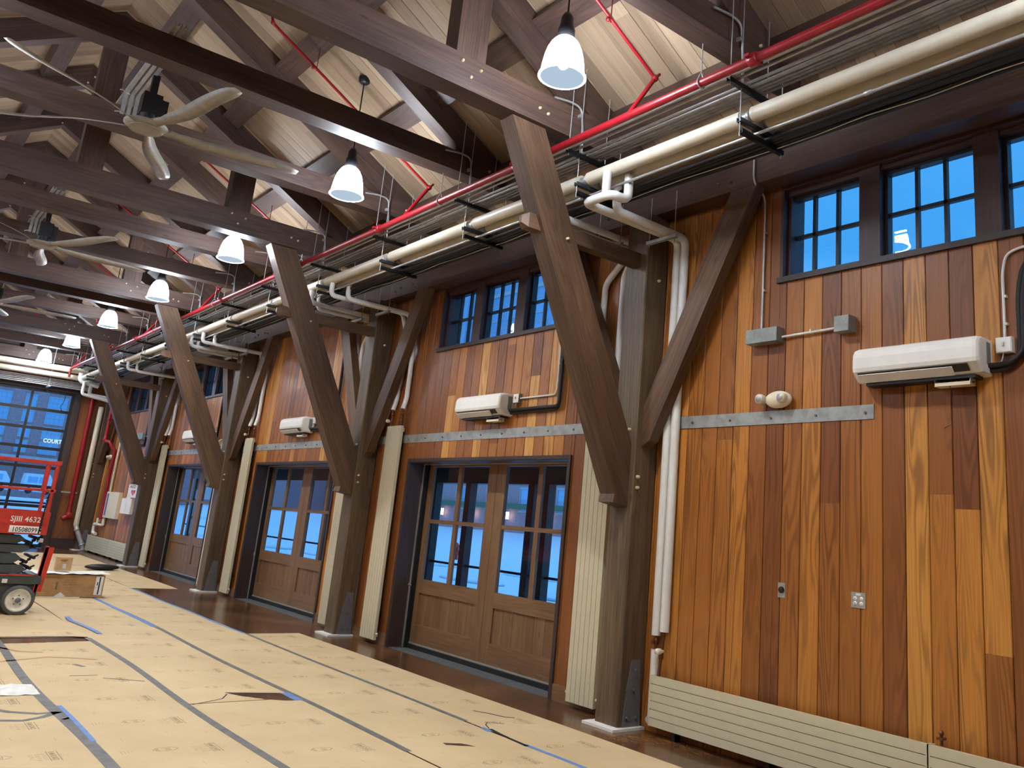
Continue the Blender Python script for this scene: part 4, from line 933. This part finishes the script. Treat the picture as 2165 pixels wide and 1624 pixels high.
# tapes along the seams
def tape(pts, w, mat, name, lb, z=.0052, grp=None, cat='tape'):
    mb = MB(); vs = []; n = len(pts)
    for k, (x, y) in enumerate(pts):
        a = Vector(pts[max(0, k-1)]); b = Vector(pts[min(n-1, k+1)]); d = (b-a).normalized(); p = Vector((-d.y, d.x))*w/2
        vs += [(x+p.x, y+p.y, z), (x-p.x, y-p.y, z), (x+p.x, y+p.y, z+.0008), (x-p.x, y-p.y, z+.0008)]
    fs = []
    for k in range(n-1):
        o = 4*k; fs += [(o+2, o+3, o+7, o+6), (o, o+4, o+5, o+1), (o, o+2, o+6, o+4), (o+1, o+5, o+7, o+3)]
    fs += [(0, 1, 3, 2), (4*n-4, 4*n-2, 4*n-1, 4*n-3)]
    mb.add(vs, fs); return solo(mb, name, mat, lb, cat, grp)
def wob(x, y0, y1, a, f, ph=0, n=24): return [(x+a*math.sin(f*(y0+(y1-y0)*k/n)+ph), y0+(y1-y0)*k/n) for k in range(n+1)]
G = 'tapes on the paper seams'
tape(wob(-1.405, 6.6, 11.9, .012, 1.1), .05, M_GREYTAPE, 'seam_tape', 'grey tape on the paper seam nearest the wall', grp=G)
tape(wob(-1.425, 11.95, 17.9, .012, 2.3, n=40), .045, M_BLUETAPE, 'edge_tape', 'blue tape along the far paper edge by the bare wood floor', grp=G)
tape([(-1.385, 4.2), (-1.39, 5.3), (-1.40, 5.75)], .045, M_BLUETAPE, 'edge_tape', 'blue tape strip at the bottom of the view by the open seam', grp=G)
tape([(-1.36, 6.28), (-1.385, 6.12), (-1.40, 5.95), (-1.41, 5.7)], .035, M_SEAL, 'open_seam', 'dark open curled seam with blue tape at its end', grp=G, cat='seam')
tape([(-1.40, 6.35), (-1.41, 6.2)], .05, M_BLUETAPE, 'edge_tape', 'small blue tape scrap where the seam opens', grp=G)
tape(wob(-2.365, 5.9, 14.6, .022, 1.05, .5, 30), .06, M_GREYTAPE, 'seam_tape', 'grey tape on the second paper seam from the wall', grp=G)
tape(wob(-2.395, 9.6, 10.9, .01, 2, .5, 8), .03, M_BLUETAPE, 'edge_tape', 'blue tape peeking from the second seam in the middle of the view', grp=G, z=.0045)
tape(wob(-2.38, 12.6, 16.6, .012, 1.05, .5, 12), .07, M_BLUETAPE, 'edge_tape', 'blue tape on the second seam near the cardboard box', grp=G, z=.0062)
tape([(-2.405, 7.78), (-2.40, 8.12)], .075, M_BLUETAPE, 'edge_tape', 'short blue tape at the torn hole', grp=G, z=.0056)
tape(wob(-3.33, 5.4, 11.7, .02, 1.3, 1.2, 26), .066, M_GREYTAPE, 'seam_tape', 'grey tape on the third paper seam from the wall', grp=G)
tape([(-3.15, 12.0), (-3.17, 12.5), (-3.25, 13.2), (-3.22, 13.6)], .06, M_BLUETAPE, 'edge_tape', 'blue and curled tape beside the lifted short sheet', grp=G, z=.013)
tape(wob(-4.29, 5.2, 11.6, .028, 1.2, .2, 28), .082, M_GREYTAPE, 'seam_tape', 'broad grey tape on the fourth paper seam at the left', grp=G)
tape(wob(-4.245, 6.9, 8.1, .012, 1.9, .2, 8), .035, M_BLUETAPE, 'edge_tape', 'blue tape beside the broad grey tape at the lower left', grp=G, z=.0064)
tape([(-4.72, 8.15), (-4.60, 7.98), (-4.43, 7.86), (-4.30, 7.87)], .055, M_GREYTAPE, 'loose_tape', 'forked grey tape scrap at the left edge, lower arm', grp=G)
tape([(-4.72, 7.72), (-4.55, 7.66), (-4.42, 7.73), (-4.28, 7.88)], .055, M_GREYTAPE, 'loose_tape', 'forked grey tape scrap at the left edge, upper arm', grp=G)
tape([(-4.3, 7.62), (-4.24, 7.66)], .04, M_BLUETAPE, 'loose_tape', 'tiny blue tape scrap beside the forked grey tape', grp=G)
# torn hole and tears
def patch(pts, z, mat, name, lb, cat, grp=None, th=.0006, jag=0, seed=1):
    rnd = random.Random(seed); P = []
    for k in range(len(pts)):
        a = Vector(pts[k]); b = Vector(pts[(k+1) % len(pts)]); m = max(1, int((b-a).length/.05)) if jag else 1
        for j in range(m):
            p = a.lerp(b, j/m); P.append((p.x+rnd.uniform(-jag, jag), p.y+rnd.uniform(-jag, jag)))
    mb = MB(); mb.prism(P, z, z+th, 'xy'); return solo(mb, name, mat, lb, cat, grp)
patch([(-2.42, 7.78), (-2.44, 8.10), (-2.62, 8.16), (-2.88, 8.24), (-2.80, 8.08), (-2.66, 7.90), (-2.52, 7.80)], .0046, M_FLOOR, 'torn_hole', 'torn hole in the floor paper showing dark wood, in the middle of the floor', 'hole', jag=.008)
patch([(-2.44, 8.10), (-2.62, 8.155), (-2.90, 8.25), (-2.89, 8.275), (-2.62, 8.19), (-2.44, 8.13)], .0054, M_SEAL, 'torn_or_shade_edge', 'dark curled upper edge of the torn hole', 'tear')
patch([(-4.30, 11.35), (-3.9, 11.38), (-3.38, 11.46), (-3.42, 11.62), (-3.52, 11.76), (-4.30, 11.78)], .0046, M_FLOOR, 'torn_hole', 'long dark gap in the floor paper at the left, showing bare wood', 'hole', jag=.012)
patch([(-4.3, 11.76), (-3.55, 11.77), (-3.33, 11.70), (-3.35, 11.73), (-3.55, 11.82), (-4.3, 11.80)], .0122, M_SEAL, 'torn_or_shade_edge', 'dark strip painted as shade along the edge of the lifted short sheet', 'tear')  # shade at the lifted sheet's edge, painted as a dark strip
patch([(-3.07, 6.03), (-2.3-.0, 6.6), (-2.9, 6.3)][:0] or [(-1.98, 6.02), (-1.86, 5.96), (-1.80, 5.84), (-1.90, 5.90), (-1.99, 5.96)], .0046, M_FLOOR, 'torn_hole', 'small curled tear in the paper at the bottom centre', 'hole', jag=.006)
tape([(-1.10, 6.93), (-1.02, 6.78), (-.97, 6.62), (-.90, 6.56)], .018, M_INKB, 'paper_tear', 'thin dark tear in the sheet nearest the wall, upper one', cat='tear', grp='tears in the floor paper')
tape([(-1.36, 6.30), (-1.31, 6.42), (-1.24, 6.50), (-1.13, 6.40)], .010, M_INKB, 'paper_tear', 'thin curved tear beside the open seam', cat='tear', grp='tears in the floor paper')
tape([(-3.30, 7.86), (-3.0, 8.02), (-2.90, 8.2)], .012, M_INKB, 'paper_tear', 'thin dark crease running left from the torn hole', cat='tear', grp='tears in the floor paper')
tape([(-4.45, 10.2), (-4.2, 10.3), (-3.95, 10.42), (-3.7, 10.3), (-3.55, 10.18)], .05, M_CARD, 'paper_scrap', 'ragged brown paper strip curling across the left seam', cat='scrap', grp='scraps on the floor paper')
tape([(-4.35, 11.2), (-4.25, 11.0), (-4.15, 10.8), (-3.95, 10.72)], .05, M_CARD, 'paper_scrap', 'ragged torn paper below the dark gap at the left', cat='scrap', grp='scraps on the floor paper')
tape([(-3.72, 8.75), (-3.55, 8.62), (-3.33, 8.45)][:0] or [(-3.95, 9.35), (-3.72, 9.33)], .012, M_INKB, 'paper_crease', 'short dark crease on the fourth strip, left one', cat='crease', grp='tears in the floor paper')
tape([(-3.70, 9.18), (-3.40, 8.95)], .014, M_INKB, 'paper_crease', 'short dark crease on the fourth strip, right one', cat='crease', grp='tears in the floor paper')
tape([(-3.80, 9.95), (-3.74, 9.80)], .05, M_GREYTAPE, 'loose_tape', 'small grey tape scrap near the ragged strip', grp=G)
mb = MB(); rnd = random.Random(3); N = 11
vs = [(-4.85+.055*i, 8.55+.065*j+.02*rnd.random(), .006+.035*rnd.random()*(1 if 0 < i < 10 and 0 < j < 7 else .2)) for i in range(N) for j in range(8)]
mb.add(vs, [(i*8+j, (i+1)*8+j, (i+1)*8+j+1, i*8+j+1) for i in range(N-1) for j in range(7)], sm=False); solo(mb, 'plastic_sheet', M_TURQ, 'crumpled white plastic sheet lying at the left edge', 'plastic')
# small dark rubbish beyond the box
mb = MB(); mb.ball((-1.08, 21.9, .07), .30, 14, 8, (1.2, .55, .22)); solo(mb, 'dark_bundle', M_DARK, 'flat dark bundle lying on the far floor paper', 'bundle')
for n, (pts, w, m, lb) in enumerate((([(-2.0, 23.4), (-1.5, 23.2), (-1.25, 23.0)], .06, M_CARD, 'brown scrap on the far paper behind the boxes'), ([(-1.55, 19.3), (-1.30, 19.2)], .10, M_CARD, 'small brown scrap on the far paper right of the boxes'), ([(-2.4, 25.5), (-1.5, 25.4)], .05, M_INKB, 'dark crease line across the farthest paper'))):
    tape(pts, w, m, 'paper_scrap', lb, cat='scrap', grp='scraps on the floor paper')
# ------------------------------------------------------------------ cardboard boxes
t = thing('cardboard_box', (-2.9, 16.4, 0), 'large long cardboard box on the floor beside the lift, with sheets on top', 'box')
mb = MB(); mb.box(-3.65, -2.29, 16.08, 16.62, .012, .352); mb.build('carton', M_CARD, t)
mb = MB(); mb.box(-2.42, -2.31, 16.076, 16.0795, .05, .34); mb.build('white_label', M_SIGNW, t); mb = MB(); mb.box(-2.37, -2.35, 16.0745, 16.0755, .06, .33); mb.box(-2.395, -2.38, 16.0745, 16.0755, .2, .25); mb.build('label_print', M_INKB, t)
mb = MB()
for q, tx in enumerate(('INSULATION', 'ISOLATION', 'AISLAMIENTO')): mb.text(tx, (-2.86-.01*q, 16.0785, .262-.034*q), (1, 0, 0), (0, 0, 1), .034)
mb.box(-2.98, -2.955, 16.0775, 16.079, .12, .235); 
for q in (0, 1): mb.box(-2.87, -2.75+.02*q, 16.0775, 16.079, .15-.03*q, .153-.03*q)
for (a, b, c, d) in ((-3.27, -3.01, .295, .298), (-3.27, -3.03, .09, .093), (-3.27, -3.267, .09, .298), (-3.03, -3.027, .09, .298)): mb.box(a, b, 16.0775, 16.079, c, d)
mb.build('printing', M_INK, t)
mb = MB(); mb.prism([(-2.99, .012), (-2.80, .012), (-2.895, .085)], 16.068, 16.078, 'xz'); mb.build('white_tag', M_SIGNW, t); mb = MB(); mb.box(-3.6, -2.62, 16.02, 16.06, .004, .018); mb.build('white_edge_strip', M_SIGNW, t)
mb = MB(); rnd = random.Random(8); vs = [(-3.50+.115*i+.02*rnd.random(), 16.02+.12*j+.03*rnd.random(), .356+.03*rnd.random()) for i in range(12) for j in range(6)]
mb.add(vs, [(i*6+j, (i+1)*6+j, (i+1)*6+j+1, i*6+j+1) for i in range(11) for j in range(5)]); solo(mb, 'white_sheet', M_TURQ, 'crumpled white sheet lying on top of the large box', 'sheet')
t = thing('cardboard_box', (-2.85, 16.4, .39), 'small upright cardboard box standing on the large box', 'box')
mb = MB(); mb.box(-2.98, -2.76, 16.36, 16.52, .392, .60); mb.build('carton', M_CARD2, t); mb = MB(); mb.box(-2.89, -2.84, 16.357, 16.3595, .43, .50); mb.build('white_label', M_SIGNW, t); mb = MB(); mb.box(-2.93, -2.83, 16.357, 16.3595, .555, .562); mb.box(-2.93, -2.85, 16.357, 16.3595, .54, .546); mb.build('printing', M_INKB, t)
# ------------------------------------------------------------------ scissor lift
t = thing('scissor_lift', (-4.6, 14.2, 0), 'red and dark grey scissor lift at the left edge, lowered', 'lift')
yf = 13.80
mb = MB(); mb.box(-5.5, -3.60, yf+.06, yf+.80, .20, .47); mb.prism([(-5.5, .40), (-3.58, .40), (-3.58, .50), (-3.66, .525), (-5.5, .525)], yf+.02, yf+.84, 'xz'); mb.build('chassis', M_LIFTD, t)
mb = MB(); mb.box(-5.5, -3.68, yf+.012, yf+.0195, .505, .52); mb.build('red_stripe', M_REDL, t); mb = MB(); mb.box(-4.03, -3.97, yf+.012, yf+.0195, .41, .46); mb.build('decal', M_SIGNW, t)
for n, (x, yy) in enumerate(((-3.80, yf), (-3.80, yf+.72), (-5.2, yf), (-5.2, yf+.72))):
    m = MB(); m.lathe([(.15, 0), (.178, .0), (.19, .012), (.19, .10), (.178, .115), (.15, .115)], (x, yy, .192), (0, 1, 0), 36); w = m.build('wheel', M_GLASSDARK, t, label='cream wheel with a grey tyre')
    m = MB(); m.lathe([(.0001, .018), (.045, .018), (.05, .026), (.115, .026), (.125, .012), (.150, .004), (.151, .10), (.0001, .10)], (x, yy, .192), (0, 1, 0), 36); w2 = m.build('rim', M_WHEEL, w)
    m = MB(); m.lathe([(.0001, -.004), (.026, -.004), (.034, .004), (.034, .018)], (x, yy, .192), (0, 1, 0), 16)
    for a in range(5): m.disc((x+.062*math.cos(a*2*PI/5+.3), yy+.012, .192+.062*math.sin(a*2*PI/5+.3)), (0, 1, 0), .010, .016, 6)
    m.build('hub', M_BRKT, w)
mb = MB(); lev = [(.535, .64), (.655, .79), (.80, .90), (.915, 1.03)]
for k, (a, b) in enumerate(lev):
    xr = -3.86 if k % 2 else -3.78
    mb.prism([(-5.5, a), (xr-.10, a), (xr, (a+b)/2), (xr-.08, b), (-5.5, b)], yf+.05+.01*(k % 2), yf+.11, 'xz'); mb.prism([(-5.5, a), (xr-.12, a), (xr, (a+b)/2), (xr-.10, b), (-5.5, b)], yf+.70, yf+.76, 'xz')
mb.build('scissor_arms', M_LIFTD, t)
mb = MB()
for k, (x, z) in enumerate(((-3.74, .60), (-3.72, .74), (-3.74, .88), (-3.72, .99), (-3.80, .68), (-3.79, .93))): mb.tube([(x, yf+.05, z), (x, yf+.78, z)], .022, 8); mb.tube([(x-.06, yf+.14, z-.03), (x+.06, yf+.14, z+.035)], .012, 6)
mb.build('pins_and_hoses', M_CHANB, t)
mb = MB(); mb.prism([(-3.655, .305), (-3.555, .305), (-3.505, .885), (-3.61, .885)], yf+.03, yf+.055, 'xz'); mb.prism([(-3.64, .305), (-3.61, .305), (-3.57, .90), (-3.61, .90)], yf+.03, yf+.10, 'xz'); mb.build('ladder', M_REDL, t)
P0 = -5.6; P1 = -3.645
mb = MB(); mb.box(P0, P1, yf, yf+.03, 1.045, 1.345); mb.box(P1-.03, P1, yf+.03, yf+.80, 1.045, 1.345); mb.box(P0, P1, yf+.79, yf+.82, 1.045, 1.345); mb.box(P0, P1-.0, yf-.006, yf-.0005, 1.175, 1.185); mb.box(P0, P1, yf+.03, yf+.79, 1.04, 1.07); mb.build('platform', M_REDL, t)
mb = MB(); mb.text('SJIII 4632', (-4.10, yf-.0015, 1.205), (1, 0, -.0), (0, 0, 1), .10, squash=.95); mb.build('model_lettering', M_TXTW, t)
mb = MB(); mb.box(-4.09, -3.72, yf-.003, yf-.0008, 1.06, 1.15); n1 = mb.build('number_plate', M_TXTW, t); mb = MB(); mb.text('10508099', (-4.06, yf-.004, 1.072), (1, 0, 0), (0, 0, 1), .085, squash=.88); mb.build('number_lettering', M_INKB, n1)
def rail(pts, r=.02): m = MB(); m.tube(pts, r, 8); return m
mb = MB(); mb.beam((P0, yf+.02, 2.01), (P1, yf+.02, 2.01), .045, .05, ch=.004); mb.beam((P0, yf+.80, 2.03), (P1, yf+.80, 2.03), .045, .05, ch=.004); mb.beam((P1-.02, yf, 2.02), (P1-.02, yf+.82, 2.02), .045, .05, ch=.004); mb.build('top_rail', M_REDL, t)
mb = MB(); mb.beam((P0, yf+.02, 1.635), (P1, yf+.02, 1.635), .035, .035, ch=.004); mb.beam((P0, yf+.80, 1.635), (P1, yf+.80, 1.635), .035, .035, ch=.004); mb.build('middle_rail', M_REDL, t)
for (x, yy, z1, z0) in ((P1-.16, yf+.02, 2.0, 1.64), (P1-.045, yf+.02, 2.0, 1.34), (P1-.02, yf+.12, 2.0, 1.07), (P1-.02, yf+.79, 2.0, 1.34), (-4.75, yf+.02, 2.0, 1.34), (-5.5, yf+.02, 2.0, 1.34), (-4.9, yf+.8, 2., 1.34)):
    m = MB(); m.beam((x, yy, z0), (x, yy, z1), .04, .035, up=(0, 1, 0), ch=.004); m.build('rail_post', M_REDL, t)
mb = MB(); mb.tube([(P1-.07, yf-.0, 1.60), (P1-.085, yf-.01, 1.35), (P1-.10, yf-.01, 1.06)], .009, 6); mb.tube([(P1-.02, yf+.05, 1.6), (P1-.03, yf+.04, 1.05)], .008, 6)
for z in [1.1+.04*k for k in range(12)]: mb.ball((P1-.085, yf-.012, z), .013, 6, 4)
mb.build('gate_chain', M_CHANB, t)
mb = MB(); mb.box(P1-.03, P1+.03, yf+.3, yf+.42, .93, .98); mb.box(P1-.0, P1+.012, yf+.2, yf+.5, 1.06, 1.16); mb.build('control_box', M_JACKW, t)
# ------------------------------------------------------------------ outside
mb = MB()
prof = [(.43, -.10), (6, -.12), (16, -.05), (22, .4), (31, 1.35), (200, 2.0)]
for (a, za), (b, zb) in zip(prof[:-1], prof[1:]): mb.add([(a, -40, za), (b, -40, zb), (b, 300, zb), (a, 300, za)], [(0, 1, 2, 3)])
prof = [(29.65, -.10), (50, 0.1), (90, .9), (118, 1.6), (300, 2.)]
for (a, za), (b, zb) in zip(prof[:-1], prof[1:]): mb.add([(-60, a, za), (.43, a, za), (.43, b, zb), (-60, b, zb)], [(0, 1, 2, 3)])
struct(mb, 'ground', M_SNOW)
for k in range(14):
    rnd = random.Random(k); x = 6.+4.2*(k % 3)+rnd.uniform(-.5, .5); y = 16+5.6*(k//3)+2*(k % 3)
    mb = MB(); mb.ball((x, y, -.06), 1., 14, 8, (rnd.uniform(.5, 1.3), rnd.uniform(1.2, 2.5), rnd.uniform(.12, .3))); 
    solo(mb, 'snow_bank', M_SNOW, 'low snow bank in the street outside the doors', 'snow bank', 'snow banks in the street')
t = thing('porch', (2.0, 12, 0), 'dark timber porch with posts and a rail outside the double doors', 'porch')
mb = MB(); mb.box(.31, 3.2, 4, 29, 2.62, 2.75); mb.box(2.5, 2.75, 4, 29, 2.36, 2.62); mb.build('porch_roof', M_DARKTRIM, t)
for i in range(0, 4):
    for yy in (8.3, 7.15, 11.1, 10.72):
        y = yy+B*i-B*0
        if 6 < y < 29: m = MB(); m.box(2.5, 2.64, y-.08, y+.08, -.1, 2.36); m.build('porch_post', M_DARKTRIM, t)
mb = MB(); mb.box(2.56, 2.62, 4, 29, .935, .97); mb.build('porch_rail', M_DARK, t)
t = thing('fire_hydrant', (14.9, 32.4, -.08), 'red fire hydrant standing in the snow outside the nearest doors', 'hydrant')
mb = MB(); mb.lathe([(.0001, .95), (.08, .92), (.15, .82), (.17, .78), (.17, .74), (.13, .72), (.13, .12), (.19, .10), (.19, .02), (.19, 0)], (14.9, 32.4, -.08), (0, 0, 1), 18); mb.build('body', M_HYD, t)
mb = MB(); mb.disc((14.68, 32.4, .47), (1, 0, 0), .07, .44, 12); mb.disc((14.9, 32.15, .42), (0, 1, 0), .09, .3, 12); mb.build('nozzle', M_HYD, t)
def building(x0, x1, y0, y1, z0, z1, mat, label, wins, face='x'):
    t = thing('building', ((x0+x1)/2, (y0+y1)/2, z0), label, 'building', None)
    mb = MB(); mb.box(x0, x1, y0, y1, z0, z1); mb.build('wall', mat, t)
    mb = MB()
    if face == 'x': mb.box(x0-.2, x1+.2, y0-.2, y1+.2, z1, z1+.5)
    else: mb.box(x0-.2, x1+.2, y0-.2, y1+.2, z1, z1+.5)
    mb.build('roof', M_STONE, t)
    for (u, v, w, h, nx, nz) in wins:
        fr = MB(); gl = MB()
        def bx(m, a, b, c, d, o):
            if face == 'x': m.box(x0-o, x0-.001, a, b, c, d)
            else: m.box(a, b, y0-o, y0-.001, c, d)
        bx(gl, u, u+w, v, v+h, .03); e = .07*max(1, w/2)
        bx(fr, u-e, u+w+e, v+h, v+h+e*1.8, .10); bx(fr, u-e, u+w+e, v-e*1.8, v, .10); bx(fr, u-e, u, v, v+h, .08); bx(fr, u+w, u+w+e, v, v+h, .08)
        for k in range(1, nx): bx(fr, u+w*k/nx-e*.35, u+w*k/nx+e*.35, v, v+h, .06)
        for k in range(1, nz): bx(fr, u, u+w, v+h*k/nz-e*.35, v+h*k/nz+e*.35, .06)
        f = fr.build('window', M_STONE, t); gl.build('pane', M_WGLASS, f)
    return t
W = []
for r in range(2):
    for k in range(12): W.append((27+4.2*k, 2.9+3.3*r, 1.7, 1.5, 2, 2))
building(31, 43, 24, 78, .8, 9.2, M_BRICK, 'long brick building across the snowy street, seen through the nearest doors', W)
t = thing('shop_front', (30.7, 50, 1), 'lit shop front lamps along the brick building across the street', 'lamps')
for k in range(7): m = MB(); m.box(30.6, 30.75, 33+4.4*k, 33.18+4.4*k, 2.25, 2.75); m.build('lamp', M_SHOPL, t)
mb = MB(); mb.box(30.6, 30.9, 30, 70, 3.0, 3.35); mb.build('awning', M_GREEN, t)
W = []
for r in range(9):
    for k in range(6): W.append((80+3.4*k, 2+3.5*r, 2.5, 2.0, 2, 1))
building(60, 74, 78.5, 101, 0, 33.5, M_TOWER, 'pale blue apartment tower seen through the third small window pane group', W)
W = []
for r in range(11):
    for k in range(9): W.append((102.8+3.7*k, 4+4.1*r, 2.8, 2.2, 2, 1))
building(57, 72, 101.8, 137.5, 0, 51, M_TOWER, 'taller pale blue tower block beyond the first tower', W)
W = []
for r in range(5):
    for k in range(8): W.append((145+9*k, 4+5*r, 5, 3, 3, 1))
building(50, 75, 140, 220, 0, 32, M_BRICK, 'brown block far down the street behind the towers', W)
W = []
for r, z in enumerate((5.75, 7.55, 9.35, 11.2, 13.1)):
    for k in range(8):
        W.append((3.0+2.9*k-.5*(k % 2), z, (1.9 if k % 2 else 1.1), 1.25, (4 if k % 2 else 2), 2))
hb = building(-12, 40, 120, 135, .5, 16.5, M_BRICK, 'brick hotel with rows of white-trimmed windows seen through the overhead door', W, face='y')
mb = MB(); mb.text('COURTY', (11.45, 119.75, 7.1), (1, 0, 0), (0, 0, 1), .66, squash=.86); mb.build('lit_lettering', M_NEON, hb)
mb = MB(); mb.box(-5, 13.5, 118.5, 119.8, 4.7, 5.25); mb.build('entrance_canopy', M_STONE, hb)
for n, (x, w, lb) in enumerate(((8.2, 2.6, 'white van parked in front of the hotel, right one'), (3.6, 3.4, 'white van parked in front of the hotel, left one'))):
    t = thing('van', (x+w/2, 104, 1.1), lb, 'van', 'parked vans')
    mb = MB(); mb.prism([(x, 1.3), (x+w, 1.3), (x+w, 2.3), (x+w*.85, 3.1), (x+.1, 3.1), (x, 2.4)], 103, 105, 'xz'); mb.build('body', M_SNOW, t)
    mb = MB(); mb.box(x+.3, x+w*.45, 102.98, 103, 2.2, 2.8); mb.box(x+w*.5, x+w*.8, 102.98, 103, 2.2, 2.8); mb.build('window', M_WGLASS, t)
    for q in (.2, .8): m = MB(); m.disc((x+w*q, 102.9, 1.4), (0, 1, 0), .32, .2, 14); m.build('wheel', M_DARK, t)
mb = MB(); mb.box(1.35, 1.6, 70, 70.25, -.2, 3.4); mb.box(.9, 2.0, 69.9, 70.3, -.1, .3); solo(mb, 'light_pole_base', M_DARK, 'dark pole standing in the snow beyond the overhead door', 'pole')
# ------------------------------------------------------------------ world, camera, render look
wd = bpy.data.worlds.new('dusk'); bpy.context.scene.world = wd; wd.use_nodes = True
nt = wd.node_tree; bg = nt.nodes['Background']
tc = nt.nodes.new('ShaderNodeTexCoord'); sp = nt.nodes.new('ShaderNodeSeparateXYZ'); rp = nt.nodes.new('ShaderNodeValToRGB')
nt.links.new(tc.outputs['Generated'], sp.inputs[0]); nt.links.new(sp.outputs[2], rp.inputs[0]); nt.links.new(rp.outputs[0], bg.inputs[0])
for q in range(2): rp.color_ramp.elements.new(.5)
for e, (p_, c_) in zip(rp.color_ramp.elements, [(.0, (.35, .95, 1.9, 1)), (.2, (.28, .85, 1.7, 1)), (.33, (.065, .42, 1.0, 1)), (.62, (.10, .50, 1.15, 1))]): e.position = p_; e.color = c_
e = rp.color_ramp.elements.new(.85); e.color = (.45, 1.15, 2.2, 1)
bg.inputs[1].default_value = 1.0
CX, CYP, F = 144.304, -127.903, 1798.712
yaw, pitch, roll = 0.690408, 0.241694, 0.083271

f = Vector((math.sin(yaw)*math.cos(pitch), math.cos(yaw)*math.cos(pitch), math.sin(pitch)))
r = Vector((math.cos(yaw), -math.sin(yaw), 0)); u = r.cross(f)
r2 = r*math.cos(roll)+u*math.sin(roll); u2 = u*math.cos(roll)-r*math.sin(roll)
cam = bpy.data.cameras.new('camera'); co = bpy.data.objects.new('camera', cam); C.objects.link(co)
co.matrix_world = Matrix(((r2.x, u2.x, -f.x, -5.9392), (r2.y, u2.y, -f.y, 0), (r2.z, u2.z, -f.z, 1.65), (0, 0, 0, 1)))
cam.sensor_width = 36; cam.sensor_fit = 'HORIZONTAL'; cam.lens = F/2165*36
cam.shift_x = -CX/2165; cam.shift_y = CYP/2165; cam.clip_start = .05; cam.clip_end = 600
bpy.context.scene.camera = co
vs = bpy.context.scene.view_settings
vs.view_transform = 'Standard'; vs.look = 'None'; vs.gamma = 1; vs.use_curve_mapping = False; vs.exposure = 0.0
